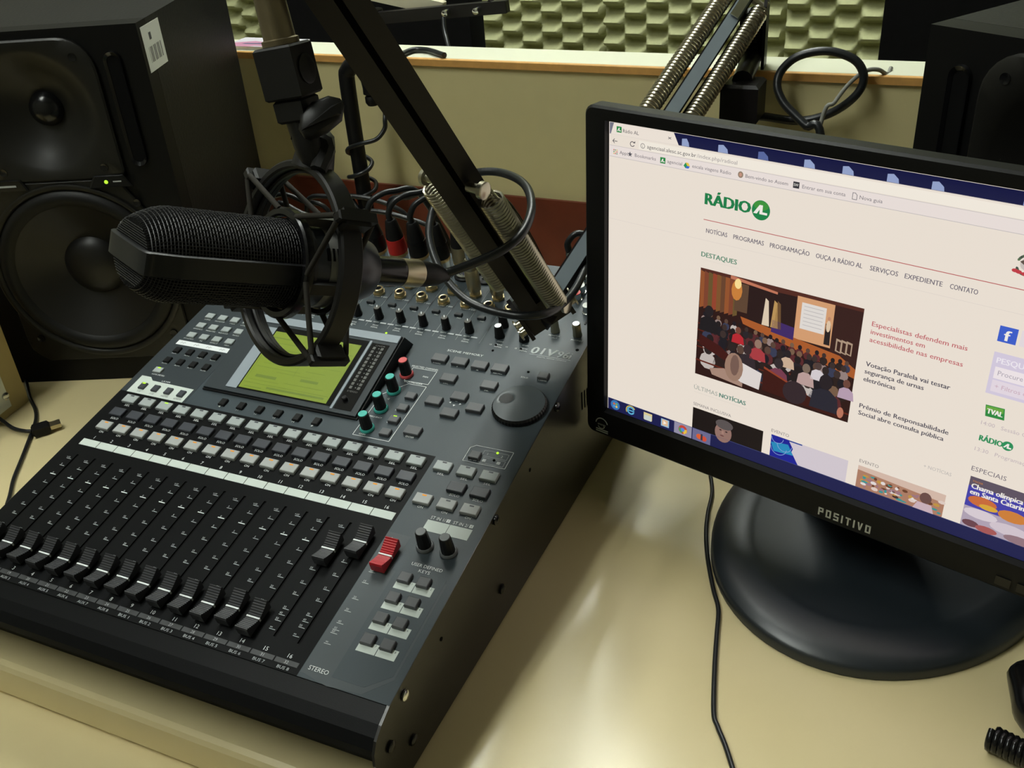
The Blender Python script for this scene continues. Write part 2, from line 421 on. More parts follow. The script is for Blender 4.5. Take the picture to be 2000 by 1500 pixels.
def plate(name, pts, mt, h=0.00025, parent=None):      # thin flat field printed on the panel, pts in mm
    m = MB(); m.prism([(u / 1000, v / 1000) for u, v in pts], 0.00003, h, M=PF)
    return m.build(name, mt, parent or top)
plate('slate_field', [(-11, 64), (64, 64), (64, 202), (-11, 202)], M_gray2)
plate('front_grey_field', [(323, -144), (325, -144), (346, -148), (372, -146), (388, -130), (388, -50), (342, -50), (342, -18), (323, -18)], M_gray3, 0.0001)
plate('key_field', [(346, -141), (371, -141), (386, -128), (386, -47), (346, -47)], M_gray, 0.0002)
plate('layer_field', [(-4, 63.3), (61.5, 63.3), (61.5, 81.6), (12, 82.3), (7, 86.3), (-4, 86.3)], M_strip, 0.0003)
plate('scribble_label', [(-2, 135.2), (64, 135.2), (64, 141.6), (-2, 141.6)], mat('white_tape', (0.75, 0.78, 0.80), 0.6, var=0.03), 0.0004)
m = MB()
for i in range(16): m.box((.2 + 20 * i + .25) / 1000, (20 * i + 20 - .25) / 1000, -.0075, -.0001, .00003, .0003, M=PF)
m.build('channel_name_strip', M_strip, top)
m = MB(); m.box(.347, .3655, -.0095, .001, .00003, .0003, M=PF); m.box(.366, .3845, -.0095, .001, .00003, .0003, M=PF)
m.build('stereo_in_name_strip', M_strip, top)

# printed legend -----------------------------------------------------------
lg = MB(); ZL = 0.00042
def leg(s, u, v, h, w=None, align='c', mi=0, **k): put_text(lg, s, u / 1000, v / 1000, h / 1000, None if w is None else w / 1000, align, ZL, mi, None, PF, **k)
def bar(u0, v0, u1, v1, th=0.45, mi=0):
    a = np.array([u0, v0]); b = np.array([u1, v1]); d = nrm(b - a); n = np.array([-d[1], d[0]]) * th / 2
    lg.add([(*(p / 1000), ZL) for p in (a - n, b - n, b + n, a + n)], [(0, 1, 2, 3)], mi, None, PF)
def outline(pts, th=0.45, mi=0):
    for i in range(len(pts)): bar(*pts[i], *pts[(i + 1) % len(pts)], th, mi)
RSEL, RSOLO, RON = 53.5, 35.6, 17.6
for i in range(16):
    u = 10 + 20 * i
    leg('SEL', u + 1, RSEL - 7.9, 2.3, 6.2); leg('SOLO', u + 1, RSOLO - 7.9, 2.3, 8.4); leg('ON', u + 1, RON - 7.9, 2.3, 4.8)
    leg(str(i + 1), u, 1.6, 3.1)
    leg(str(i + 1), u, -137.4, 3.1)
    # scale
    for t_, v in zip(('+10', '5', '0', '5', '10', '15', '20', '30', '40', '50', '60', '∞'), (-25, -33.6, -44.2, -54.3, -67.1, -80.1, -90.5, -103.5, -108.6, -113.6, -117, -121)):
        if t_ == '60': continue
        bar(u - 8.6 + (0 if t_ == '0' else 1), v, u - 2.4, v, 0.75 if t_ == '0' else 0.45, 0 if t_ == '0' else 1)
        leg(t_, u - 6.6, v + 0.7, 1.7, None, mi=1)
st_v = (-24.8, -33.4, -44.2, -56.2, -66.2, -80.8, -91.6, -102.2, -107.8, -110.6, -119.4)
for t_, v in zip(('0', '5', '', '10', '15', '20', '30', '40', '50', '60', '∞'), st_v):
    if not t_: continue
    bar(327, v, 332.4, v, 0.45, 1); leg(t_, 328.6, v + 0.7, 1.7, None, mi=1)
leg('STEREO', 335, -140.8, 3.3, 15.5)
for u in (334.3, 355, 375): leg('SEL', u + 1, RSEL - 8, 2.2, 6.2); leg('ON', u + 1, RON - 8, 2.2, 4.8)
for u in (355, 375): leg('SOLO', u + 1, RSOLO - 8, 2.3, 8.4)
leg('ST IN 1/', 354.5, 2.2, 2.9, 12.5); leg('ST IN 2/', 373.5, 2.2, 2.9, 12.5)
lg.box(.3615, .3645, .0022, .0053, .0003, .00042, 0, PF); lg.box(.3807, .3837, .0022, .0053, .0003, .00042, 0, PF)
leg('3', 363, 2.6, 2.2, mi=2); leg('4', 382.2, 2.6, 2.2, mi=2)
leg('USER DEFINED', 367, -41.5, 2.7, 25); leg('KEYS', 367, -46, 2.7, 9)
leg('LAYER', 27, 83.2, 1.7, 10)
for k, s_ in enumerate(('1-16', '17-32', 'MASTER', 'REMOTE')): leg(s_, 8.5 + 15.2 * k, 65.3, 1.6, None, mi=2)
leg('HOME (METER)', 12, 89.8, 1.7, 15)
for k in range(4):
    leg('AUX%d' % (k + 1), 6.5 + 15.5 * k, 121.5, 1.7); leg('AUX%d' % (k + 5), 6.5 + 15.5 * k, 106.2, 1.7)
    for r_, ss in enumerate((('DYNAMICS', 'EQ', 'EFFECT', 'VIEW'), ('Ø/INS/DELAY', 'PAN/ROUTING', 'PAIR/GROUP', 'PATCH'), ('SCENE', 'DIO/SETUP', 'MIDI', 'UTILITY'))):
        leg(ss[k], 6.5 + 15.5 * k, 144.6 + 15.6 * r_, 1.45, min(11.5, 1.5 * len(ss[k])))
for k, s_ in enumerate(('◀', 'F1', 'F2', 'F3', 'F4', '▶')): leg(s_, 100.5 + 20 * k, 67.2, 2.0)
for k, u in enumerate((5.5, 22, 37, 53)):       # handwriting on the tape
    for q in range(4): bar(u - 3 + q * 1.6, 137 + (q % 2) * 1.4, u - 2 + q * 1.6, 139.6 - (q % 2) * .8, 0.4, 2)
outline([(241, 68), (276, 68.4), (276, 138.4), (258, 138.4), (241, 120)])
outline([(252, 141.5), (276, 141.5), (276, 159.5), (252, 159.5)])
leg('EQUALIZER', 262, 139.8, 2.0, 18); leg('SELECTED CHANNEL', 263, 160.6, 2.0, 27); leg('PAN', 269, 149.5, 1.9); leg('Q', 250, 115.2, 1.8); leg('FREQUENCY', 250, 91.5, 1.6, 12); leg('GAIN', 249, 69.6, 1.8)
for s_, v in (('HIGH', 119.6), ('HIGH-MID', 104), ('LOW-MID', 88.6), ('LOW', 72.6)): leg(s_, 268, v, 1.6)
leg('SCENE MEMORY', 290, 188.2, 2.6, 36)
for s_, u, v in (('STORE', 270.5, 169.6), ('▼', 291, 169.6), ('▲', 311, 169.6), ('RECALL', 331, 169.6), ('DEC', 291, 146.2), ('INC', 330.5, 146.2), ('ENTER', 291, 77), ('CLEAR', 373, 170.2), ('SOLO', 356, 170.2), ('ST IN', 354, 66.8)):
    leg(s_, u, v, 1.8)
for s_, u, v in (('▲', 310.5, 127.5), ('▼', 310.5, 121.5), ('◀', 305.5, 124.5), ('▶', 315.5, 124.5)): leg(s_, u, v, 1.8)
outline([(346, 65), (383, 65), (383, 83.5), (350, 83.5), (346, 80)], 0.4)
for a in (74, 66.5): outline([(359, a), (380.5, a), (380.5, a + 6), (359, a + 6)], 0.25, 1)
leg('1', 363, 75.6, 2.4, mi=1); leg('2', 375.5, 75.6, 2.4, mi=1); lg.box(.3615, .3645, .068, .071, .0003, .00042, 1, PF); lg.box(.374, .377, .068, .071, .0003, .00042, 1, PF)
put_text(lg, '01V', .3475, .2035, .0090, .0235, 'l', ZL, 0, None, PF, shear=0.12, bold=0.00035); put_text(lg, '96i', .3725, .2035, .0080, .0130, 'l', ZL, 0, None, PF, shear=0.12, bold=0.00025)
bar(348, 202, 387, 202, 0.4); leg('DIGITAL MIXING CONSOLE', 370, 199.4, 1.2, 28)
# small circular emblem printed over the display
ring_ = [(136 + 3.0 * math.cos(2 * math.pi * k / 20), 203.5 + 3.0 * math.sin(2 * math.pi * k / 20)) for k in range(20)]
outline(ring_, 0.5)
for a in (90, 210, 330): bar(136, 203.5, 136 + 3 * math.cos(math.radians(a)), 203.5 + 3 * math.sin(math.radians(a)), 0.5)
leg('YAMAHA', 152, 201.6, 3.6, 21)
INU = lambda c: 163.2 + 24.25 * (c - 7)            # input strip centre, channel 1..12
for c in range(1, 13):
    u = INU(c)
    leg('PEAK', u - 1.7, 206.8, 1.7, 6.4); leg('SIGNAL', u - 1.7, 203.8, 1.7, 7.6)
    lg.box((u - 15.2) / 1000, (u - 8.7) / 1000, .2113, .2130, .0003, .00042, 1, PF); lg.box((u + .8) / 1000, (u + 7.3) / 1000, .2113, .2130, .0003, .00042, 1, PF)
    leg('GAIN', u - 3.7, 211.6, 1.5, 6)
    leg('PAD', u + 1.5, 235.2, 1.6); leg('INSERT I/O', u + 4, 249.8, 1.7, 15.5)
    bar(u + 12.2, 224, u + 12.2, 232, 0.9, 2); bar(u + 12.6, 246, u + 12.6, 262, 0.9, 2)
    bar(u + 12.4, 205, u + 12.4, 335, 0.2, 1)
for u, s_ in ((316, '13'), (341, '15')): leg('PEAK', u, 206.8, 1.7, 6.4); leg('SIGNAL', u, 203.8, 1.7, 7.6); leg(s_, u - 8, 205.6, 1.6); leg(str(int(s_) + 1), u + 8, 205.6, 1.6); leg('GAIN', u - 1, 211.4, 1.5, 6)
leg('MONITOR', 360.5, 230.5, 1.8, 11); leg('OUT', 362, 227.3, 1.8); leg('PHONES', 383, 228.5, 1.9, 11)
lg.build('panel_legend', [M_white, M_dim, M_ink], top)

# rows of sub-layer numbers at the front edge
m = MB()
for i in range(16):
    u = 20 * i
    m.box((u + .6) / 1000, (u + 19.4) / 1000, -.1425, -.1388, .00003, .00025, 0, PF)
    put_text(m, str(17 + i), (u + 10) / 1000, -.1419, .0023, None, 'c', ZL, 1, None, PF)
    put_text(m, ('AUX %d' % (i + 1)) if i < 8 else ('BUS %d' % (i - 7)), (u + 10) / 1000, -.1464, .0023, .0095, 'c', ZL, 1, None, PF)
m.build('layer_number_band', [M_cline, M_dim], top)

# keys ---------------------------------------------------------------------
def keymesh(w_, d_, h_, mt, name):
    m = MB().cbox(-w_ / 2000, w_ / 2000, -d_ / 2000, d_ / 2000, 0.0001, h_ / 1000, 0.0005)
    o = m.build(name, mt, con); return o
class Kind:
    def __init__(s, name, w_, d_, h_, mt): s.name, s.a, s.o = name, (w_, d_, h_, mt), None; s.h = h_
    def at(s, u, v):
        M = PF @ T(u / 1000, v / 1000, 0)
        if s.o is None: s.o = keymesh(*s.a, s.name); s.o.matrix_basis = M; return s.o
        return inst(s.o, s.name, con, M)
lampm = {}
def lamp(key, u, v, h, mt, w_=3.6, d_=1.1, parent=None):
    k = (mt.name, w_, d_)
    M = PF @ T(u / 1000, v / 1000, h / 1000)
    if k not in lampm:
        lampm[k] = MB().box(-w_ / 2000, w_ / 2000, -d_ / 2000, d_ / 2000, 0.00001, 0.00025).build('indicator_lamp', mt, parent or key, M)
        return
    inst(lampm[k], 'indicator_lamp', parent or key, M)
kSEL = Kind('sel_key', 14, 9.6, 3.0, M_keyL); kSOLO = Kind('solo_key', 14, 9.6, 3.0, M_keyD); kON = Kind('on_key', 14, 9.6, 3.0, M_keyO)
for i in range(16):
    u = 10 + 20 * i
    k = kSEL.at(u, RSEL); lamp(k, u + .4, RSEL + 3.2, 3.0, L_green if i == 2 else M_keyD)
    kSOLO.at(u, RSOLO)
    k = kON.at(u, RON); lamp(k, u + .4, RON + 2.8, 3.0, L_orange)
for u in (334.3, 355, 375):
    k = kSEL.at(u, RSEL); lamp(k, u + .4, RSEL + 3.2, 3.0, M_keyD)
    k = kON.at(u, RON); lamp(k, u + .4, RON + 2.8, 3.0, L_orange if u < 340 else M_keyD)
    if u > 340: kSOLO.at(u, RSOLO)
kBIG = Kind('function_key', 14, 9.6, 3.4, M_keyM)
for q in [(859, 697), (898, 704), (937, 711), (976, 717), (876, 736), (955, 750), (897, 772), (847, 780), (927, 794), (877, 804), (806, 839)]:
    kBIG.at(*pnl(q, 3.4))
kSM = Kind('small_key', 9, 7.6, 3.2, M_keyM)
for j, q in enumerate([(802, 771), (786, 794), (769, 817), (752, 842), (1061, 732), (927, 887)]):
    u, v = pnl(q, 3.2); k = kSM.at(u, v)
    if j == 2: lamp(k, u, v + 2.9, 3.2, L_green, 3.2, 0.9)
kF = Kind('display_function_key', 6.4, 8.2, 2.6, M_black)
for k in range(6): kF.at(102 + 20 * k, 73)
kUSR = Kind('user_defined_key', 9.2, 8.4, 3.4, M_keyM)
cells = MB()
for r_ in range(4):
    for c in range(2):
        u, v = 356.5 + 15.3 * c, -54.4 - 18 * r_
        kUSR.at(u, v)
        cells.box((u - 5.5) / 1000, (u + 9.2) / 1000, (v - 9.3) / 1000, (v - 1.2) / 1000, .00026, .00036, 0, PF)
        put_text(cells, str(r_ * 2 + c + 1), (u + 7.0) / 1000, (v - 3.6) / 1000, .0018, None, 'c', ZL, 1, None, PF)
cells.build('user_key_labels', [M_strip, M_ink], top)
kACC = Kind('display_access_key', 9.2, 7.2, 2.4, M_keyL); kFM = Kind('fader_mode_key', 6.4, 7.6, 2.4, M_black); kLAY = Kind('layer_key', 6.4, 7.8, 2.4, M_keyD)
for c in range(4):
    for r_ in range(3): kACC.at(7.2 + 15.5 * c, 150.2 + 15.6 * r_)
    for r_ in range(2): kFM.at(7.5 + 15.5 * c, 126.6 - 15.2 * r_)
    k = kLAY.at(8.5 + 15.2 * c, 72.8)
    if c == 0: lamp(k, 8.5, 75.4, 2.4, L_green, 3.4, 1.6)
k = kACC.at(8.5, 95.8); lamp(k, 8.5, 98.1, 2.4, L_green, 3.2, 1.4)
# tiny status lamps on the panel
for q, mt in (((754.5, 651), L_green), ((680 + 1168 / 4, 540 + 1382 / 4), L_green), ((680 + 1140 / 4, 540 + 1438 / 4), M_hole), ((680 + 1408 / 4, 540 + 748 / 4), M_hole), ((680 + 1350 / 4, 540 + 568 / 4), M_hole), ((680 + 1155 / 4, 540 + 537 / 4), M_hole), ((680 + 1130 / 4, 540 + 580 / 4), M_hole)):
    u, v = pnl(q)
    MB().lathe([(.0011, .0001), (.0011, .0006), (.0006, .0011)], 10, M=PF @ T(u / 1000, v / 1000, 0)).build('status_lamp', mt, con, smooth=50)
u, v = pnl((680 + 1790 / 4, 540 + 575 / 4)); MB().lathe([(.0016, .0001), (.0016, .0003)], 12, M=PF @ T(u / 1000, v / 1000, 0)).build('screw_hole', M_hole, top)

# faders -------------------------------------------------------------------
def fader_profile():
    p = [(-13, 2.2), (13, 2.2), (13.3, 9.0), (12.6, 10.6)]
    def zc(v): return 6.0 + 4.8 * (abs(v) / 12.0) ** 1.35
    vs = []
    k = 0
    x = 12.0
    while x > -12.01:
        vs.append((x, zc(x) + (0.0 if k % 2 == 0 else -0.55))); k += 1; x -= 0.85
    return p + vs + [(-12.6, 10.6), (-13.3, 9.0)]
Mvn = Matrix(((0, 0, 1, 0), (1, 0, 0, 0), (0, 1, 0, 0), (0, 0, 0, 1)))
FP = [(a / 1000, b / 1000) for a, b in fader_profile()]
fcap = {}
M_fcap = mat('fader_charcoal', (0.026, 0.027, 0.031), 0.42, var=0.1)
fpos = [-119.5] * 16; fpos[12] = -116.8; fpos[14] = -49.8; fpos[15] = -36.7
for i in range(17):
    mt = M_fred if i == 16 else M_fcap
    v = (fpos[i] if i < 16 else -42.6)
    M = PF @ T(slots[i], v / 1000, 0)
    if mt.name not in fcap:
        m = MB(); m.prism(FP, -.0053, .0053, M=Mvn)
        o = m.build('fader', mt, con, M); 
        m = MB(); m.box(-.0054, .0054, -.0006, .0006, .0054, .0063); m.box(.0053, .0056, -.0006, .0006, .0035, .0063); m.box(-.0056, -.0053, -.0006, .0006, .0035, .0063)
        l_ = m.build('pointer_line', M_white, o, M)
        s_ = MB().box(-.0008, .0008, -.004, .004, -.001, .0024).build('stem', M_chrome, o, M)
        fcap[mt.name] = (o, l_, s_)
    else:
        a = fcap[mt.name]; o = inst(a[0], 'fader', con, M); inst(a[1], 'pointer_line', o, M); inst(a[2], 'stem', o, M)
    if i == 16: o['label'] = 'red master fader'

# knobs --------------------------------------------------------------------
def knob(u, v, r0, r1, h, body, capm, ringm=None, name='rotary_knob', line=None, ang=0.0, n=24, label=None):
    M = PF @ T(u / 1000, v / 1000, 0)
    o = MB().lathe([(r0 / 1000, .0002), (r0 / 1000, .0012), ((r0 * .93) / 1000, .0024), (r1 / 1000, (h - .8) / 1000), (r1 * .86 / 1000, h / 1000)], n, M=M, rib=0.05).build(name, body, con, smooth=30)
    if capm: MB().lathe([(r1 * .86 / 1000, h / 1000 + .00002), (r1 * .80 / 1000, h / 1000 + .0004)], n, M=M).build('cap', capm, o, smooth=30)
    if ringm: MB().lathe([(r0 * 1.12 / 1000, .0003), (r0 * 1.16 / 1000, .0014), (r0 * 1.0 / 1000, .0028), (r0 * .9 / 1000, .0028)], n, M=M, cap1=False).build('ring', ringm, o, smooth=50)
    if line:
        R_ = M @ RZ(ang)
        m = MB(); m.box(-.0004, .0004, 0.0, r1 * .9 / 1000, h / 1000, h / 1000 + .0005, M=R_)
        m.add([(-.0004, r1 / 1000 + .0001, h / 1000 - .0006), (.0004, r1 / 1000 + .0001, h / 1000 - .0006), (.0004, r0 * .95 / 1000 + .0001, .0025), (-.0004, r0 * .95 / 1000 + .0001, .0025)], [(0, 1, 2, 3)], M=R_)
        m.build('pointer_line', line, o)
    if label: o['label'] = label
    return o
for j, q in enumerate([(794, 730), (769, 762), (744, 797), (717, 835)]):
    u, v = pnl(q, 1.5); mt = M_pink if j == 0 else M_teal
    knob(u, v, 5.6, 4.6, 17.5, M_knob, mt, mt, label='black knob with %s ring' % ('red' if j == 0 else 'teal'))
for q in ((830, 1066), (876, 1077)):
    u, v = pnl(q, 1.5); knob(u, v, 5.8, 4.5, 17.5, M_knob, M_knobgrey, M_knobgrey)
for c in range(1, 13): knob(INU(c) - 3.7, 219.5, 4.5, 3.7, 12.5, M_knob, M_taupe, None, 'gain_knob', M_white, 0.5, 16)
for u in (311.5, 335.8): knob(u, 219.5, 5.0, 3.8, 12.5, M_knob, M_silver, None, 'gain_knob', M_white, -0.4, 16)
u, v = pnl((680 + 1215 / 4, 540 + 375 / 4), 2); knob(u, v, 5.0, 3.8, 12.5, M_knob, M_silver, None, 'gain_knob', M_white, -0.4, 16)
u, v = pnl((680 + 1785 / 4, 540 + 462 / 4), 1.0); knob(u, v + 2, 4.4, 4.0, 13, M_gold2, M_silver, None, 'phones_knob', M_white, -0.6, 16)
knob(359, 238, 4.4, 4.0, 13, M_gold2, M_silver, None, 'monitor_knob', M_white, -0.6, 16)
# jog wheel
JU, JV = pnl((1014, 790), 4.0)
JM = PF @ T(JU / 1000, JV / 1000, 0)
jw = MB().lathe([(.0232, .0002), (.0236, .0012), (.0236, .0036), (.0222, .0056)], 96, M=JM, rib=0.02).build('jog_wheel', M_knob, con, smooth=25)
# top dish with finger dimple
m = MB(); nr, na = 14, 48; vs = [(0, 0, .0062)]; fs = []
dx, dy, dr = -.0125, .0028, .0062
for r_ in range(1, nr + 1):
    for a_ in range(na):
        rr = .0221 * r_ / nr; x, y = rr * math.cos(2 * math.pi * a_ / na), rr * math.sin(2 * math.pi * a_ / na)
        z = .0062 - .0006 * (r_ / nr) ** 3; d = math.hypot(x - dx, y - dy)
        if d < dr: z -= .0030 * (1 - (d / dr) ** 2) ** .8
        vs.append((x, y, z))
for a_ in range(na): fs.append((0, 1 + a_, 1 + (a_ + 1) % na))
for r_ in range(nr - 1):
    for a_ in range(na): p_ = 1 + r_ * na; fs.append((p_ + a_, p_ + na + a_, p_ + na + (a_ + 1) % na, p_ + (a_ + 1) % na))
m.add(vs, fs, M=JM); m.build('dished_face', mat('jog_wheel_face', (0.075, 0.090, 0.100), 0.33, spec=0.55), jw, smooth=60)

# display housing: wedge rising to the rear ---------------------------------
WA = np.array([70., 84., 1.5]); WB = np.array([70., 180., 16.])
wl = np.linalg.norm(WB - WA); wy = (WB - WA) / wl; wn = np.cross([1, 0, 0], wy)
WF = PF @ frame(WA / 1000, (1, 0, 0), wy, wn)
wfo = np.array(WF.translation); wfn = np.array(WF.col[2][:3]); wfx = np.array(WF.col[0][:3]); wfy = np.array(WF.col[1][:3])
def wdg(px): P = on(px, wfn, wfn @ wfo) - wfo; return P @ wfx, P @ wfy
W_ = .166
side = [(84, .1), (190, .1), (180, 16), (178, 16.2), (84, 1.5)]
hs = MB().prism([(a / 1000, b / 1000) for a, b in side], .070, .236, M=PF @ Mvn).build('display_housing', M_black, con)
m = MB()
lc = [wdg(q) for q in ((467.5, 758.5), (638.5, 792.5), (709, 677.5), (542, 652.5))]
u0, u1 = (lc[0][0] + lc[3][0]) / 2, (lc[1][0] + lc[2][0]) / 2; s0, s1 = (lc[0][1] + lc[1][1]) / 2, (lc[2][1] + lc[3][1]) / 2
MB().box(.0015, W_ - .0015, .0015, wl / 1000 - .001, .0002, .0022, M=WF).build('display_bezel', M_gray2, hs)
MB().box(.003, W_ - .002, s1 + .0095, wl / 1000 - .0015, .0023, .0027, M=WF).build('rear_trim', M_silvpl, hs)
MB().box(u0 - .0135, u0 - .0015, s0 - .002, s1 + .004, .0023, .0028, M=WF).build('side_trim', M_silvpl, hs)
MB().box(u0 - .0015, u1 + .0045, s0 - .0012, s1 + .0065, .0023, .0026, M=WF).build('display_mask', M_gloss, hs)
ld = MB().box(u0, u1, s0, s1, .0027, .0030, M=WF).build('lcd', M_lcd, hs); ld['label'] = 'yellow-green lit display'
m = MB()
uw, sh = u1 - u0, s1 - s0
for (a, b, c, d) in [(.02, .30, .885, .90), (.02, .98, .80, .806), (.10, .34, .205, .25), (.60, .80, .255, .295), (.05, .55, .38, .384), (.1, .5, .45, .453), (.55, .95, .52, .523), (.12, .48, .60, .604), (.02, .98, .10, .104), (.30, .95, .045, .075), (.05, .25, .03, .04), (.58, .9, .68, .70), (.6, .82, .42, .424), (.1, .45, .7, .704), (.3, .7, .33, .333), (.04, .4, .155, .158), (.45, .9, .18, .183), (.02, .023, .1, .8), (.5, .503, .3, .75)]:
    m.box(u0 + uw * a, u0 + uw * b, s0 + sh * c, s0 + sh * d, .00302, .00306, M=WF)
m.build('lcd_characters', M_lcdd, ld)
mu0, mu1 = wdg((650, 801))[0], wdg((685, 806))[0]
mm0, mm1 = wdg((667, 803))[1], wdg((746, 676))[1]
MB().box(mu0 + .001, mu1 + .001, mm0, mm1, .0023, .0026, M=WF).build('meter_window', M_gloss, hs)
MB().box(mu0 - .0022, mu0 + .0002, mm0 - .001, mm1 + .002, .0023, .0028, M=WF).build('meter_trim', M_silvpl, hs)
m = MB(); mw = mu1 - mu0
for k in range(12):
    s_ = mm0 + (mm1 - mm0) * (.30 + .055 * k)
    for a in (.28, .74): m.box(mu0 + mw * a - .0007, mu0 + mw * a + .0020, s_, s_ + .0030, .00265, .0028, M=WF)
    m.box(mu0 + mw * .56, mu0 + mw * .62, s_ + .001, s_ + .0022, .00265, .0028, M=WF)
put_text(m, 'STEREO', mu0 + mw * .55, mm0 + (mm1 - mm0) * .25, .0018, .0105, 'c', .0028, 0, None, WF)
put_text(m, 'OVER', mu0 + mw * .60, mm0 + (mm1 - mm0) * .955, .0016, .010, 'c', .0028, 0, None, WF)
m.build('level_meter', mat('unlit_meter_segments', (0.085, 0.085, 0.080), 0.5), hs)
MB().lathe([(.0026, .0026), (.0026, .0052), (.0018, .006)], 14, M=WF @ T(mu0 + mw * .42, mm0 + (mm1 - mm0) * .14, 0)).build('contrast_knob', M_knob, hs, smooth=40)

# pads, insert jacks -------------------------------------------------------
kPAD = Kind('pad_switch', 7.6, 3.8, 3.0, mat('pad_switch_grey', (0.022, 0.025, 0.028), 0.4))
jk = None
def jack(u, v, mats=None):
    global jk
    M = PF @ T(u / 1000, v / 1000, 0)
    if jk is None:
        n_ = MB().lathe([(.0066, .0002), (.0066, .0024)], 6).build('jack_socket', M_gold, con, M)
        a = MB().lathe([(.0049, .0025), (.0049, .0064), (.0042, .0068), (.0032, .0066), (.0032, .003)], 16, cap1=True).build('collar', M_gold, n_, M, smooth=40)
        b = MB().lathe([(.0031, .0031), (.0031, .0060)], 14).build('bore', M_hole, n_, M)
        jk = (n_, a, b); return n_
    n_ = inst(jk[0], 'jack_socket', con, M); inst(jk[1], 'collar', n_, M); inst(jk[2], 'bore', n_, M); return n_
for c in range(1, 13):
    kPAD.at(INU(c) - .5, 239.5); jack(INU(c), 256)
    jack(INU(c) + 2, 273.5)
# XLR sockets along the rear edge, jacks for 13-16 and outputs
for c in range(1, 13):
    u = INU(c) + 2
    o = MB().lathe([(.0115, .0002), (.0115, .0022), (.0098, .0030), (.0098, .0010)], 24, M=PF @ T(u / 1000, .302, 0), cap1=True).build('xlr_socket', M_black, con, smooth=40)
    m = MB()
    for a in (90, 210, 330): m.lathe([(.0011, .001), (.0011, .0028)], 8, M=PF @ T(u / 1000 + .0045 * math.cos(math.radians(a)), .302 + .0045 * math.sin(math.radians(a)), 0))
    m.build('socket_holes', M_chrome, o)
for c in (13, 14): jack(INU(c) - 2, 256); jack(INU(c), 273.5)
for q, mt in (((1134, 562), M_whitep), ((1126, 576), M_redpl), ((1147, 541), M_whitep), ((1147, 601), M_whitep)):
    u, v = pnl(q, 6)
    M = PF @ T(u / 1000, v / 1000, 0)
    o = MB().lathe([(.0052, .0002), (.0052, .0016), (.0042, .0018), (.0042, .0085)], 18, M=M).build('rca_socket', M_chrome, con, smooth=40)
    MB().lathe([(.0042, .0086), (.0042, .0091), (.0018, .0091)], 18, M=M).build('colour_ring', mt, o, smooth=40)
m = MB()
for k in range(2): m.box(.3815 + .0055 * k, .3828 + .0055 * k, .253, .264, .0002, .0009, 0, PF)
m.build('rocker_switch', M_black, con)

# ================================================================== COMPUTER SCREEN
SO = np.array([0.4218888, 0.2137171, 0.3493439]); SXa = nrm([0.9629, -0.2697, -0.0029]); SYa = np.array([0.012, 0.032, 0.9994]); SYa = nrm(SYa - SXa * (SYa @ SXa)); SN = np.cross(SXa, SYa)
KP = 0.0002835                                   # metres per screen pixel (19 inch, 1440 x 900)
SFM = frame(SO, SXa * KP, -SYa * KP, SN)         # (px, py, metres out of the screen)
mon = thing('computer_monitor', 'black flat computer monitor showing a radio news web page', 'monitor', (0.66, 0.22, 0))
def S3(x, y, n=0.0): return SO + SXa * KP * x - SYa * KP * y + SN * n
# front frame: outer and inner loops
m = MB()
def loop(x0, y0, x1, y1, n, r=0, k=5):
    pts = []
    for cx, cy, a0 in ((x0 + r, y0 + r, 180), (x1 - r, y0 + r, 270), (x1 - r, y1 - r, 0), (x0 + r, y1 - r, 90)):
        for i in range(k):
            a = math.radians(a0 + 90 * i / (k - 1)); pts.append(S3(cx + r * math.cos(a), cy + r * math.sin(a), n))
    return pts
rings = [loop(-4, -4, 1444, 904, 0.0002, 1), loop(-6, -6, 1446, 912, 0.0045, 1), loop(-22, -22, 1462, 930, 0.0052, 6), loop(-66, -37, 1506, 992, 0.0052, 22), loop(-73, -43, 1513, 1000, 0.0030, 28), loop(-73, -43, 1513, 1000, -0.009, 28)]
n_ = len(rings[0]); vs = [tuple(p) for r_ in rings for p in r_]; fs = []
for r_ in range(len(rings) - 1):
    for j in range(n_): fs.append((r_ * n_ + j, (r_ + 1) * n_ + j, (r_ + 1) * n_ + (j + 1) % n_, r_ * n_ + (j + 1) % n_))
bez = m.add(vs, fs).build('bezel', M_bezel, mon, smooth=35)
# rear shell
rings = [loop(-72, -42, 1512, 999, -0.0092, 28), loop(-50, 0, 1490, 980, -0.028, 28), loop(120, 110, 1320, 860, -0.058, 60)]
vs = [tuple(p) for r_ in rings for p in r_]; fs = [tuple(range(n_))]
for r_ in range(len(rings) - 1):
    for j in range(n_): fs.append((r_ * n_ + j, (r_ + 1) * n_ + j, (r_ + 1) * n_ + (j + 1) % n_, r_ * n_ + (j + 1) % n_))
fs.append(tuple(reversed([(len(rings) - 1) * n_ + j for j in range(n_)])))
MB().add(vs, fs).build('rear_shell', M_beztop, mon, smooth=35)
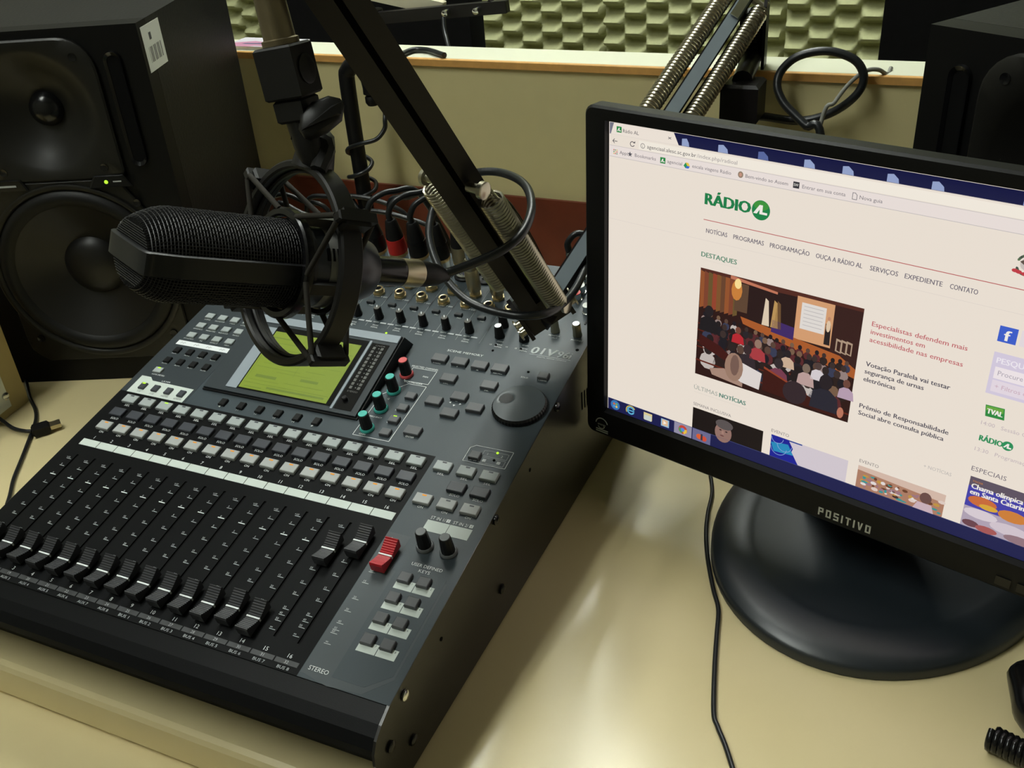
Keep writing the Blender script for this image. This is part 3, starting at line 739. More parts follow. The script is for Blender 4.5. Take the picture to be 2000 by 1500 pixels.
# lettering and marks on the frame
m = MB()
def stroke(x0, y0, x1, y1): m.box(x0, x1, y0, y1, .0053, .0055, M=SFM)
LW, LH, LS = 14.5, 25.0, 4.2                     # squared lettering, px
SEG = {'P': 'ltum', 'O': 'lrtb', 'S': 'tUmDb', 'I': 'c', 'T': 'tc', 'V': 'v'}
lx = 715.0
for ch_ in 'POSITIVO':
    w_ = LS if ch_ == 'I' else LW; y0 = 956.0; y1 = y0 + LH; ym = y0 + LH / 2
    for g in SEG[ch_]:
        if g == 'l': stroke(lx, y0, lx + LS, y1)
        if g == 'r': stroke(lx + w_ - LS, y0, lx + w_, y1)
        if g == 't': stroke(lx, y0, lx + w_, y0 + LS)
        if g == 'b': stroke(lx, y1 - LS, lx + w_, y1)
        if g == 'm': stroke(lx, ym - LS / 2, lx + w_, ym + LS / 2)
        if g == 'u' or g == 'D': stroke(lx + w_ - LS, y0 if g == 'u' else ym, lx + w_, ym if g == 'u' else y1)
        if g == 'U': stroke(lx, y0, lx + LS, ym)
        if g == 'c': stroke(lx + w_ / 2 - LS / 2, y0, lx + w_ / 2 + LS / 2, y1)
        if g == 'v':
            for pts in ([(lx, y0), (lx + LS, y0), (lx + w_ / 2 + 1.5, y1), (lx + w_ / 2 - 2.5, y1)], [(lx + w_ - LS, y0), (lx + w_, y0), (lx + w_ / 2 + 2.5, y1), (lx + w_ / 2 - 1.5, y1)]):
                m.add([(x, y, .0055) for x, y in pts], [(3, 2, 1, 0)], M=SFM)
    lx += w_ + 7.4
m.build('maker_name', mat('silver_lettering', (0.55, 0.55, 0.47), 0.4, 0.0, var=0.05), bez)
m = MB(); MW = T(0, 0, .0054)
def sarc(cx, cy, r, a0, a1, th, n=14):
    for i in range(n):
        a, b = [math.radians(a0 + (a1 - a0) * (i + k) / n) for k in (0, 1)]
        m.add([(cx + (r - th) * math.cos(a), cy + (r - th) * math.sin(a), .0054), (cx + r * math.cos(a), cy + r * math.sin(a), .0054), (cx + r * math.cos(b), cy + r * math.sin(b), .0054), (cx + (r - th) * math.cos(b), cy + (r - th) * math.sin(b), .0054)], [(3, 2, 1, 0)], M=SFM)
sarc(-12, 958, 24, 185, 345, 3.5); sarc(-14, 960, 15, 20, 150, 3)
put_text(m, 'energy', -12, 962, 8, 30, 'c', .0054, 0, None, SFM, flipy=True)
for k in range(2): m.box(-34, 12, 976 + 7 * k, 980 + 7 * k, .0053, .0054, M=SFM)
m.build('efficiency_mark', M_strip, bez)
for k in range(5):
    b_ = MB().cbox(1180 + 50 * k, 1216 + 50 * k, 957, 983, .0052, .0062, .0003, M=SFM).build('menu_button', M_gloss, bez)
# stand
BC = np.array([0.660, 0.2205]); ya = math.radians(-15.6)
bx, by = np.array([math.cos(ya), math.sin(ya)]), np.array([-math.sin(ya), math.cos(ya)])
def base_pt(a, k, z):
    c_, s_ = math.cos(a), math.sin(a)
    p = BC + bx * 0.135 * k * c_ + by * (0.170 if s_ < 0 else 0.062) * k * s_
    return (p[0], p[1], z)
vs = []; fs = []; na = 72; rr = [(1.0, .0006), (1.0, .008), (.985, .0112), (.92, .0150), (.80, .0180), (.77, .0172), (.74, .0166), (.5, .0160), (.25, .0158), (.1, .0158)]
for k, z in rr:
    for j in range(na): vs.append(base_pt(2 * math.pi * j / na, k, z))
fs.append(tuple(reversed(range(na))))
for r_ in range(len(rr) - 1):
    for j in range(na): fs.append((r_ * na + j, r_ * na + (j + 1) % na, (r_ + 1) * na + (j + 1) % na, (r_ + 1) * na + j))
fs.append(tuple((len(rr) - 1) * na + j for j in range(na)))
MB().add(vs, fs).build('base', M_base, mon, smooth=50)
NC_ = S3(720, 700, -0.058); nz = frame((NC_[0] - .0, NC_[1], 0), (bx[0], bx[1], 0), (by[0], by[1], 0), (0, 0, 1))
MB().prism([(-.04, -.002), (.04, -.002), (.032, .03), (-.032, .03)], .0140, .215, M=nz).build('neck', M_beztop, mon)

# screen picture: every mark is a flat patch of light -----------------------------------------
pg = MB()
def c8(r, g, b): return lin((r, g, b))
PAPER = c8(240, 229, 216)
def R4(x0, y0, x1, y1, col, n=.0001): pg.add([(x0, y1, n), (x1, y1, n), (x1, y0, n), (x0, y0, n)], [(0, 3, 2, 1)][::1], 0, col, SFM)
scr = MB().add([tuple(S3(*p, .0001)) for p in ((-2, 902), (1442, 902), (1442, -2), (-2, -2))], [(0, 1, 2, 3)], 0, PAPER).build('screen', M_page, mon)
def TX(s, x, y, h, w=None, col=c8(90, 88, 95), align='l', n=.0006, bold=0.0): put_text(pg, s, x, y, h, w, align, n, 0, col, SFM, flipy=True, bold=bold)
def EL(cx, cy, rx, ry, col, n=.0004, k=14, a=0):
    ca, sa = math.cos(a), math.sin(a)
    pg.add([(cx + rx * math.cos(t) * ca - ry * math.sin(t) * sa, cy + rx * math.cos(t) * sa + ry * math.sin(t) * ca, n) for t in [2 * math.pi * i / k for i in range(k)]], [tuple(reversed(range(k)))], 0, col, SFM)
def PG(pts, col, n=.0003): pg.add([(x, y, n) for x, y in pts], [tuple(reversed(range(len(pts))))], 0, col, SFM)
NAVY = c8(22, 24, 66)
# browser top
R4(0, 0, 1440, 31, NAVY, .0002)
PG([(0, 0), (14, 0), (5, 31), (0, 31)], c8(120, 120, 135), .00025)
PG([(14, 0), (200, 0), (216, 31), (4, 31)], c8(242, 231, 219), .0003)
for x in (225, 330, 440, 560, 655, 760, 860, 1050, 1150, 1260):
    w_ = 20 if x != 225 else 14
    PG([(x, 12), (x + 14, 10), (x + w_ + 6, 20), (x + w_ + 8, 30), (x, 30)], c8(150, 165, 205) if x % 220 else c8(90, 105, 160), .0003)
for y, cc in ((31, c8(222, 212, 205)), (62, c8(205, 198, 196)), (92.5, c8(196, 190, 190))): R4(0, y - .5, 1440, y + .8, cc, .0002)
R4(0, 62.5, 1440, 92, c8(238, 227, 222), .00015)
R4(94, 36, 1340, 60, c8(247, 239, 226), .0002)
def alogo(cx, cy, s, col, ink): 
    PG([(cx - s, cy - s), (cx + s, cy - s), (cx + s, cy + s), (cx - s, cy + s)], col, .0004)
    PG([(cx - .75 * s, cy + .6 * s), (cx - .1 * s, cy - .6 * s), (cx + .2 * s, cy - .6 * s), (cx + .2 * s, cy + .25 * s), (cx + .75 * s, cy + .25 * s), (cx + .75 * s, cy + .55 * s), (cx - .1 * s, cy + .55 * s), (cx - .1 * s, cy), (cx - .4 * s, cy + .6 * s)], ink, .0005)
GRN = c8(38, 135, 66); WHT = c8(245, 240, 232)
alogo(31, 16, 8, GRN, WHT); TX('Rádio AL', 44, 22, 9.5, 50)
TX('×', 184, 21, 10, 10)
for a, b in (((11, 49), (26, 49)), ((11, 49), (17, 43)), ((11, 49), (17, 55))):
    d = nrm(np.array(b) - a); q = np.array([-d[1], d[0]]) * .9; PG([tuple(np.array(a) - q), tuple(np.array(b) - q), tuple(np.array(b) + q), tuple(np.array(a) + q)], c8(80, 78, 85), .0005)
def ARC(cx, cy, r, a0, a1, th, col, n=.0005, k=12):
    for i in range(k):
        a, b = [math.radians(a0 + (a1 - a0) * (i + t) / k) for t in (0, 1)]
        PG([(cx + (r - th) * math.cos(a), cy + (r - th) * math.sin(a)), (cx + r * math.cos(a), cy + r * math.sin(a)), (cx + r * math.cos(b), cy + r * math.sin(b)), (cx + (r - th) * math.cos(b), cy + (r - th) * math.sin(b))], col, n)
ARC(74, 49, 7.5, 20, 320, 2, c8(80, 78, 85)); PG([(76, 46), (83, 46), (83, 40)], c8(80, 78, 85), .0005)
ARC(107, 49, 7, 0, 360, 1.4, c8(95, 92, 98)); TX('i', 105.8, 53, 8, None, c8(95, 92, 98))
TX('agenciaal.alesc.sc.gov.br', 121, 53.5, 10, 148, c8(80, 78, 85)); TX('/index.php/radioal', 271, 53.5, 10, 115, c8(165, 158, 158))
for i in range(3):
    for j in range(3): R4(13 + 5 * i, 72 + 5 * j, 16.2 + 5 * i, 75.2 + 5 * j, (c8(200, 90, 80), c8(90, 150, 110), c8(220, 190, 90))[(i + j) % 3], .0004)
TX('Apps', 34, 82, 9, 27, c8(110, 106, 112))
PG([(67 + (8 if k % 2 == 0 else 3.4) * math.sin(math.pi * k / 5), 78 - (8 if k % 2 == 0 else 3.4) * math.cos(math.pi * k / 5)) for k in range(10)], c8(85, 84, 92), .0004)
TX('Bookmarks', 83, 82, 9, 66, c8(125, 120, 126)); alogo(170, 78, 8, GRN, WHT); TX('agencial', 184, 82, 9, 45, c8(125, 120, 126))
PG([(239, 72), (247, 72), (252, 81), (244, 81)], c8(235, 200, 70), .0004); PG([(233, 81), (239, 72), (244, 80), (239, 87)], c8(40, 150, 90), .00045); PG([(239, 87), (243, 80), (252, 81), (248, 87)], c8(60, 110, 210), .0005)
TX('escala viagens Rádio', 259, 82, 9, 112, c8(125, 120, 126))
EL(397, 77, 7.5, 8.5, c8(150, 130, 110)); EL(397, 77, 4, 5, c8(200, 150, 130), .0005); TX('Bem-vindo ao Assem', 411, 82, 9, 114, c8(125, 120, 126))
R4(538, 69, 554, 85, c8(50, 48, 54), .0004); TX('SW', 540, 80, 7, 12, WHT); TX('Entrar em sua conta', 562, 82, 9, 108, c8(125, 120, 126))
for a in ([(686, 69), (694, 69), (694, 70.5), (686, 70.5)], [(686, 69), (687.5, 69), (687.5, 86), (686, 86)], [(686, 84.5), (698, 84.5), (698, 86), (686, 86)], [(696.5, 73), (698, 73), (698, 86), (696.5, 86)], [(693, 69), (698, 74), (697, 75), (692, 70)]): PG(a, c8(130, 126, 130), .0004)
TX('Nova guia', 704, 82, 9, 54, c8(125, 120, 126))
# page header
TX('RÁDIO', 303, 172, 30, 128, c8(30, 128, 74), bold=2.4); EL(460, 158, 25, 26, c8(30, 132, 74), .0005, 28); EL(460, 146, 20, 12, c8(64, 150, 62), .00055, 20)
PG([(440, 168), (456, 144), (465, 144), (465, 162), (478, 162), (478, 168), (457, 168), (457, 156), (450, 168)], WHT, .0008)
R4(300, 213.5, 1400, 215.5, c8(190, 100, 100), .0003); R4(0, 271, 1440, 272, c8(226, 215, 206), .0003)
for s_, x, w_ in (('NOTÍCIAS', 310, 62), ('PROGRAMAS', 390, 86), ('PROGRAMAÇÃO', 493, 106), ('OUÇA A RÁDIO AL', 616, 117), ('SERVIÇOS', 752, 67), ('EXPEDIENTE', 835, 86), ('CONTATO', 938, 61)): TX(s_, x, 249, 12, w_, c8(112, 106, 118), bold=.25)
# crest beside the menu
cx_, cy_ = 1083, 158
for k in range(26):
    t = math.radians(-60 + 300 * k / 25); EL(cx_ + 19 * math.sin(t), cy_ - 22 * math.cos(t), 5, 3.2, c8(70, 80, 70) if k % 3 else c8(96, 120, 88), .0005, 6, t)
EL(cx_, cy_ - 2, 13, 14, c8(205, 196, 190), .00055); PG([(cx_ - 14, cy_ - 6), (cx_, cy_ - 16), (cx_ + 14, cy_ - 6), (cx_, cy_ + 3)], c8(96, 82, 74), .0006); PG([(cx_, cy_ - 30), (cx_ + 4, cy_ - 24), (cx_, cy_ - 18), (cx_ - 4, cy_ - 24)], c8(190, 60, 66), .0006)
for k in (-20, -12, 0, 12, 20): EL(cx_ + k, cy_ + 20 - abs(k) * .2, 7, 4.5, c8(196, 62, 72), .00065, 8)
TX('DESTAQUES', 300, 318, 13.5, 105, c8(96, 142, 118), bold=.6); R4(300, 327, 410, 328, c8(222, 212, 202))
# large picture: people seated in an auditorium --------------------------------------------
PX0, PY0, PX1, PY1 = 300, 351, 753, 678
def Q(x, y): return PX0 + (PX1 - PX0) * x, PY0 + (PY1 - PY0) * y
def QR(x0, y0, x1, y1, col, n): a = Q(x0, y0); b = Q(x1, y1); R4(a[0], a[1], b[0], b[1], col, n)
def QP(pts, col, n): PG([Q(*p) for p in pts], col, n)
def QE(x, y, rx, ry, col, n, k=12, a=0): p = Q(x, y); EL(p[0], p[1], rx * (PX1 - PX0), ry * (PY1 - PY0), col, n, k, a)
QR(0, 0, 1, 1, c8(46, 22, 20), .0003)
for k in range(9): QP([(k * .028, .02), (k * .028 + .028, .03), (k * .028 + .032, .34), (k * .028 + .004, .36)], c8(150 - (k % 3) * 22, 84 - (k % 2) * 16, 46), .00032)
QP([(0, 0), (.30, 0), (1, .0), (1, .03), (.5, .045), (0, .02)], c8(84, 42, 34), .00034); QP([(.2, .0), (.5, .045), (.5, .065), (.2, .03)], c8(196, 120, 92), .00036)
QR(.235, .05, .32, .30, c8(96, 70, 52), .00033); QE(.25, .06, .022, .045, c8(255, 225, 150), .0004); QE(.245, .12, .035, .09, c8(205, 130, 60), .00035)
QR(.32, .045, .62, .40, c8(42, 24, 24), .00034); QP([(.62, .03), (.84, .03), (.84, .40), (.62, .40)], c8(216, 160, 116), .00036); QP([(.65, .075), (.795, .075), (.795, .30), (.65, .30)], c8(228, 222, 216), .00038)
for k in range(6): QR(.665, .10 + .032 * k, .78, .105 + .032 * k, c8(190, 184, 184), .0004)
QR(.84, .03, 1, .52, c8(56, 30, 28), .00036); QP([(.28, .34), (.9, .44), (1, .52), (1, .60), (.3, .40)], c8(172, 92, 44), .00037)
QP([(.48, .29), (.62, .31), (.62, .42), (.48, .40)], c8(66, 42, 104), .0004)
for x, cc in ((.43, c8(226, 206, 180)), (.485, c8(190, 150, 90)), (.505, c8(110, 80, 50))): QP([(x, .12), (x + .02, .14), (x + .035, .36), (x - .012, .36)], cc, .0004)
QP([(.80, .20), (.83, .21), (.835, .38), (.80, .38)], c8(40, 32, 34), .00041); QE(.816, .22, .013, .05, c8(226, 200, 170), .00042); QE(.816, .155, .009, .017, c8(196, 140, 110), .00043)
for x in (.87, .90, .93): QP([(x, .30), (x + .035, .31), (x + .035, .42), (x, .41)], c8(176, 150, 128), .0004); QP([(x + .008, .32), (x + .028, .325), (x + .028, .41), (x + .008, .40)], c8(60, 34, 30), .00041)
rng = random.Random(3)
hair = [(34, 26, 28), (44, 34, 34), (60, 46, 44), (120, 92, 72), (30, 26, 34), (90, 66, 56)]
shirt = [(40, 34, 40), (196, 186, 180), (90, 40, 44), (56, 60, 84), (30, 28, 34), (150, 130, 126), (44, 30, 28)]
for row in range(7):                                       # rows of seats and heads, back to front
    y = .40 + .055 * row * (1 + .11 * row); s_ = .016 + .0052 * row
    for k in range(int(22 - 2.2 * row)):
        x = (k + .5 * (row % 2) + rng.uniform(-.2, .2)) / (21 - 2.2 * row)
        yy = y + .10 * x * (1 - row / 9) + rng.uniform(-.01, .01)
        if x > 1 - 1.6 * s_ or x < 1.6 * s_ or yy + 5.4 * s_ > .995: continue
        QE(x, yy + s_ * 3.0, s_ * 1.5, s_ * 2.2, c8(*rng.choice(shirt)), .00044 + row * .00003, 10); QE(x, yy, s_ * .8, s_ * 1.35, c8(*rng.choice(hair)), .00045 + row * .00003, 10)
    if y + .26 < .98: QP([(0, y + .13), (1, y + .24 - .01 * row), (1, min(1, y + .255 - .01 * row)), (0, y + .145)] if row in (2, 4) else [(0, y + .1), (.5, y + .15), (.5, y + .16), (0, y + .11)], c8(96, 36, 24), .00046 + row * .00003)
def person(x, y, s_, hc, sc, n): QP([(x - 1.5 * s_, y + 4.6 * s_), (x - 1.3 * s_, y + 2.0 * s_), (x - .5 * s_, y + 1.2 * s_), (x + .5 * s_, y + 1.2 * s_), (x + 1.4 * s_, y + 2.2 * s_), (x + 1.7 * s_, y + 4.6 * s_)], c8(*sc), n); QE(x, y, s_ * .72, s_ * 1.25, c8(*hc), n + .00003)
for a in ((.075, .37, .042, (36, 30, 34), (30, 26, 30)), (.275, .47, .026, (120, 70, 56), (186, 40, 50)), (.41, .54, .033, (150, 120, 104), (170, 60, 66)), (.345, .62, .038, (56, 40, 44), (50, 40, 46)), (.55, .66, .040, (50, 42, 46), (120, 60, 80)), (.60, .55, .028, (40, 32, 36), (206, 176, 150)), (.72, .63, .034, (124, 106, 92), (190, 160, 156)), (.79, .58, .028, (80, 62, 60), (216, 208, 212))): person(*a, .00072)
QP([(.02, .60), (.16, .66), (.36, .84), (.36, .86), (.02, .70)], c8(66, 22, 20), .00074); QP([(.46, .73), (.73, .86), (.99, .99), (.46, .95)], c8(62, 22, 18), .00074); QP([(.46, .725), (.74, .855), (.74, .868), (.46, .745)], c8(150, 66, 40), .00076)
QP([(.30, .75), (.45, .80), (.44, .96), (.30, .94)], c8(226, 218, 214), .00078); QE(.265, .82, .062, .135, c8(158, 126, 108), .0008, 16); QP([(.10, .90), (.2, .86), (.33, .95), (.33, .985), (.12, .955)], c8(170, 138, 122), .00079); QE(.27, .80, .03, .10, c8(120, 92, 82), .00082, 12)
person(.845, .70, .056, (38, 30, 36), (40, 38, 50), .0008); person(.965, .66, .03, (110, 70, 60), (186, 160, 180), .00079)
QE(.665, .88, .075, .105, c8(52, 38, 44), .00083, 16); QE(.95, .93, .02, .05, c8(190, 120, 96), .00082)
# headlines
RED_ = c8(196, 104, 110); DK = c8(92, 88, 98)
for s_, y, w_, cc in (('Especialistas defendem mais', 390, 225, RED_), ('investimentos em', 411.5, 131, RED_), ('acessibilidade nas empresas', 433, 222, RED_), ('Votação Paralela vai testar', 501, 205, DK), ('segurança de urnas', 522, 146, DK), ('eletrônicas', 544, 80, DK), ('Prêmio de Responsabilidade', 622, 222, DK), ('Social abre consulta pública', 643, 214, DK)):
    TX(s_, 777, y, 12.5, w_, cc, bold=.45 if cc is DK else .25)
TX('ÚLTIMAS', 300, 728, 13, 76, c8(160, 166, 158)); TX('NOTÍCIAS', 382, 728, 13, 82, c8(100, 140, 126), bold=.8); R4(300, 738, 470, 739, c8(210, 204, 194))
TX('SEMANA INCLUSIVA', 301, 782, 9.5, 122, c8(140, 134, 134)); TX('EVENTO', 548, 782, 9.5, 52, c8(140, 134, 134)); TX('EVENTO', 799, 782, 9.5, 51, c8(140, 134, 134)); TX('+ NOTÍCIAS', 958, 734, 9.5, 68, c8(190, 184, 180))
# small pictures above the task bar
R4(300, 791, 524, 861, c8(28, 20, 20), .0003); EL(402, 842, 27, 33, c8(150, 116, 106), .0004, 20); EL(404, 815, 28, 16, c8(92, 84, 84), .00045, 16); EL(393, 835, 4, 2.4, c8(60, 44, 44), .0005, 8); EL(412, 836, 4, 2.4, c8(60, 44, 44), .0005, 8); EL(399, 853, 7, 2.2, c8(110, 70, 68), .0005, 8); PG([(398, 836), (403, 836), (405, 847), (397, 847)], c8(170, 132, 120), .0005)
R4(549, 791, 770, 861, c8(214, 204, 212), .0003); R4(549, 791, 640, 795, c8(44, 70, 150), .00035); PG([(549, 791), (600, 791), (615, 815), (612, 826), (634, 861), (549, 861)], c8(28, 34, 150), .0004); PG([(549, 815), (600, 806), (618, 836), (560, 842)], c8(40, 140, 190), .00045)
for cx, cy, cr in ((568, 796, 18), (590, 812, 22), (574, 826, 24)): ARC(cx, cy, cr, 0, 180, 1.5, c8(140, 170, 220), .0005)
R4(798, 793, 1024, 861, c8(176, 128, 104), .0003); PG([(798, 793), (1024, 793), (1024, 818), (900, 812), (798, 806)], c8(216, 188, 172), .00035)
for k in range(60): EL(803 + rng.random() * 216, 815 + rng.random() * 42, 3 + rng.random() * 7, 2 + rng.random() * 4, c8(*rng.choice([(226, 206, 196), (110, 66, 46), (196, 150, 70), (70, 46, 48), (160, 120, 130), (230, 222, 220), (60, 150, 150)])), .0004 + k * .000002, 8)
EL(978, 822, 15, 17, c8(110, 78, 74), .00055); PG([(950, 861), (960, 838), (995, 838), (1003, 861)], c8(206, 180, 190), .00056)
# right column
R4(1059, 308, 1098, 347, c8(62, 96, 206), .0004); TX('f', 1072, 342, 25, 13, WHT, bold=1.2); R4(1105, 308, 1144, 347, c8(232, 222, 226), .0003); EL(1125, 328, 11, 11, c8(60, 90, 130), .0005)
R4(1059, 374, 1300, 482, c8(216, 206, 226), .0003); R4(1068, 410, 1290, 440, c8(243, 233, 236), .0004); R4(1068, 444, 1290, 474, c8(232, 220, 230), .0004)
TX('PESQUISA', 1068, 400, 14, 88, c8(242, 236, 244), bold=.5); TX('Procure no site', 1076, 430, 12, 106, c8(176, 168, 180)); TX('+ Filtros de busca', 1076, 464, 11, 118, c8(206, 176, 190))
PG([(1066, 512), (1108, 510), (1112, 540), (1070, 542)], c8(46, 140, 66), .0004); PG([(1068, 514), (1106, 512), (1107, 524), (1069, 526)], c8(104, 170, 66), .00045); TX('TVAL', 1072, 533, 13, 34, WHT, bold=.9)
TX('14:00   Sessão Ordinária', 1065, 566, 10, 150, c8(198, 184, 188)); TX('RÁDIO', 1069, 610, 15, 52, c8(44, 146, 92), bold=1); EL(1132, 603, 12.5, 12.5, c8(44, 146, 92), .0005, 20); PG([(1123, 608), (1131, 596), (1135, 596), (1135, 605), (1141, 605), (1141, 609), (1131, 609), (1131, 602), (1127, 608)], WHT, .0008)
TX('13:30   Programação', 1064, 640, 10, 128, c8(198, 184, 188)); TX('ESPECIAIS', 1067, 697, 12.5, 80, c8(120, 112, 122))
R4(1069, 714, 1300, 861, c8(96, 84, 100), .0003); PG([(1069, 740), (1300, 740), (1300, 800), (1069, 800)], c8(70, 66, 170), .00035); R4(1069, 800, 1300, 861, c8(180, 166, 184), .00035)
for x, y, rx, ry, cc in ((1108, 778, 34, 15, (206, 110, 60)), (1124, 788, 22, 8, (220, 170, 60)), (1180, 790, 34, 16, (210, 130, 60)), (1240, 786, 32, 16, (206, 110, 60)), (1110, 814, 40, 14, (220, 208, 216)), (1180, 830, 46, 16, (214, 200, 210)), (1092, 848, 20, 10, (110, 70, 80)), (1130, 852, 26, 10, (170, 90, 90)), (1210, 850, 40, 12, (150, 120, 130))): EL(x, y, rx, ry, c8(*cc), .0004 + x * 1e-7)
TX('Chama olímpica', 1076, 746, 14, 118, WHT, bold=.8); TX('em Santa Catarina', 1076, 763, 14, 132, WHT, bold=.8); TX('TOCHA', 1076, 728, 5, 24, c8(220, 140, 50))
# task bar
R4(0, 861, 1440, 902, c8(30, 32, 80), .0003); R4(0, 861, 1440, 862.5, c8(70, 76, 120), .0004)
EL(27, 881, 17, 17, c8(60, 120, 180), .0004, 20); 
for k, cc in enumerate(((214, 110, 60), (130, 180, 80), (90, 160, 220), (236, 200, 90))): EL(27 + (-4 if k % 2 == 0 else 5), 881 + (-4 if k < 2 else 5), 4, 4, c8(*cc), .0005, 8)
ARC(85, 881, 14, 20, 340, 5, c8(96, 180, 220)); R4(76, 879, 98, 883, c8(96, 180, 220), .0005); ARC(85, 881, 18, 150, 330, 3, c8(220, 196, 90), .0006)
R4(132, 868, 162, 892, c8(224, 208, 150), .0004); R4(134, 876, 160, 894, c8(206, 214, 206), .0005)
R4(194, 868, 222, 894, c8(150, 190, 220), .0004); R4(198, 870, 218, 890, c8(232, 190, 150), .0005); PG([(203, 873), (214, 880), (203, 887)], c8(250, 240, 230), .0006)
R4(240, 862, 300, 901, c8(150, 146, 170), .0004); R4(303, 862, 363, 901, c8(110, 108, 146), .0004)
EL(270, 881, 15, 15, c8(200, 70, 60), .0005, 20); PG([(270, 881), (284, 877), (284, 888), (274, 896)], c8(236, 196, 70), .0006); PG([(270, 881), (268, 896), (257, 888), (257, 875)], c8(70, 160, 90), .0006); EL(270, 881, 6.5, 6.5, c8(90, 140, 220), .0007, 14)
EL(326, 884, 10, 9, c8(226, 96, 50), .0005); EL(342, 886, 9, 9, c8(214, 80, 56), .0006); PG([(331, 872), (337, 872), (338, 893), (331, 893)], c8(60, 56, 66), .0007)
pg.build('web_page', M_page, scr)

# ================================================================== LOUDSPEAKERS
def rrect(x0, z0, x1, z1, r, k=6, corners=(1, 1, 1, 1)):      # CCW: bl, br, tr, tl
    pts = []
    for (cx, cz, a0), q in zip(((x0, z0, 180), (x1, z0, 270), (x1, z1, 0), (x0, z1, 90)), corners):
        rr = r * q; sx = 1 if cx == x0 else -1; sz = 1 if cz == z0 else -1
        if rr == 0: pts.append((cx, cz)); continue
        for i in range(k):
            a = math.radians(a0 + 90 * i / (k - 1)); pts.append((cx + sx * rr + rr * math.cos(a), cz + sz * rr + rr * math.sin(a)))
    return pts
def speaker(corner, yaw, label, sticker):
    """corner: bottom right corner of the front face; local x right, y up, z out of the front"""
    xa = np.array([math.cos(yaw), math.sin(yaw), 0]); nf = np.array([math.sin(yaw), -math.cos(yaw), 0]); up = np.array([0, 0, 1.])
    F = frame(corner, xa, up, nf)
    r = thing('studio_loudspeaker', label, 'speaker', None, None, F)
    Wd, H, D = .25, .40, .29
    MB().prism([(-Wd, .0005), (0, .0005), (0, H), (-Wd, H)], -D, -.0255, M=F, inset=.0).build('cabinet', M_spk, r)
    # baffle: a frame around the two driver plates, so the drivers sit in real recesses
    b = MB(); zb, zf = -.025, 0.0
    for x0, x1, y0, y1 in ((-.25, -.222, .0005, .40), (-.028, 0, .0005, .40), (-.222, -.028, .392, .40), (-.222, -.028, .0005, .030), (-.222, -.200, .247, .392), (-.050, -.028, .247, .392)): b.box(x0, x1, y0, y1, zb, zf, M=F)
    b.prism([(-.028, .190), (-.028, .247), (-.062, .247)], zb, zf, M=F); b.prism([(-.222, .190), (-.188, .247), (-.222, .247)], zb, zf, M=F)
    b.build('front_baffle', M_spkf, r)
    def radial(out, cx, cz, prof, name, mt, parent, n=72):
        ring0 = []
        for i in range(n):
            a = 2 * math.pi * i / n; d = np.array([math.cos(a), math.sin(a)]); tmin = 1e9
            for j in range(len(out)):
                p = np.array(out[j]); q = np.array(out[(j + 1) % len(out)]); e_ = q - p
                den = d[0] * e_[1] - d[1] * e_[0]
                if abs(den) < 1e-12: continue
                w0 = p - np.array([cx, cz]); t = (w0[0] * e_[1] - w0[1] * e_[0]) / den; s_ = (w0[0] * d[1] - w0[1] * d[0]) / den
                if t > 0 and -1e-6 <= s_ <= 1 + 1e-6: tmin = min(tmin, t)
            ring0.append((cx + d[0] * tmin, cz + d[1] * tmin, d))
        vs = []; fs = []
        for kind, k, z in prof:
            for (x, z_, d) in ring0:
                if kind == 'o': vs.append((cx + (x - cx) * k, cz + (z_ - cz) * k, z))
                else: vs.append((cx + d[0] * k, cz + d[1] * k, z))
        for r_ in range(len(prof) - 1):
            for j in range(n): fs.append((r_ * n + j, r_ * n + (j + 1) % n, (r_ + 1) * n + (j + 1) % n, (r_ + 1) * n + j))
        return MB().add(vs, fs, M=F).build(name, mt, parent, smooth=35)
    # lower trim plate around the woofer, widening under the waveguide
    radial([(-.205, .030), (-.045, .030), (-.028, .048), (-.028, .190), (-.062, .247), (-.188, .247), (-.222, .190), (-.222, .048)], -.125, .140, [('o', 1.0, -.002), ('o', 1.0, .002), ('o', .985, .0032), ('r', .1005, .0032), ('r', .1, -.004)], 'woofer_plate', M_wave, r)
    for tri in ([(-.222, .030), (-.205, .030), (-.222, .048)], [(-.045, .030), (-.028, .030), (-.028, .048)]): MB().prism(tri, zb, zf, M=F).build('baffle_corner', M_spkf, r)
    cx, cz = -.125, .318
    wgo = radial(rrect(-.2, .2475, -.05, .392, .034, 8, (0, 0, 1, 1)), cx, cz, [('o', 1.0, -.002), ('o', 1.0, .0035), ('o', .975, .0050), ('r', .066, .0050), ('r', .058, .0015), ('r', .045, -.008), ('r', .030, -.016), ('r', .017, -.0205)], 'waveguide', M_wave, r)
    for c_, xs in (((-.2, .392), (1, -1)), ((-.05, .392), (-1, -1))):
        k_ = 8; rr = .034; cxx, czz = c_[0] + xs[0] * rr, c_[1] + xs[1] * rr
        arc = [(cxx - xs[0] * rr * math.cos(math.pi / 2 * i / k_), czz - xs[1] * rr * math.sin(math.pi / 2 * i / k_)) for i in range(k_ + 1)]
        pl_ = [c_] + arc
        if xs[0] > 0: pl_ = pl_[::-1]
        MB().prism(pl_[::-1], zb, zf, M=F).build('baffle_corner', M_spkf, r)
    MB().lathe([(.0185, -.0204), (.0165, -.0150), (.011, -.0105), (.005, -.0085), (.001, -.0080)], 32, M=F @ T(cx, cz, 0)).build('tweeter_dome', M_gloss, wgo, smooth=60)
    for sx in (-.055, .055):
        for sz in (-.058, .055): MB().lathe([(.0042, .0051), (.0042, .0058), (.0022, .0052)], 14, M=F @ T(cx + sx, cz + sz, 0)).build('mounting_screw', M_gloss, wgo, smooth=40)
    # woofer
    W0 = F @ T(-.125, .140, 0)
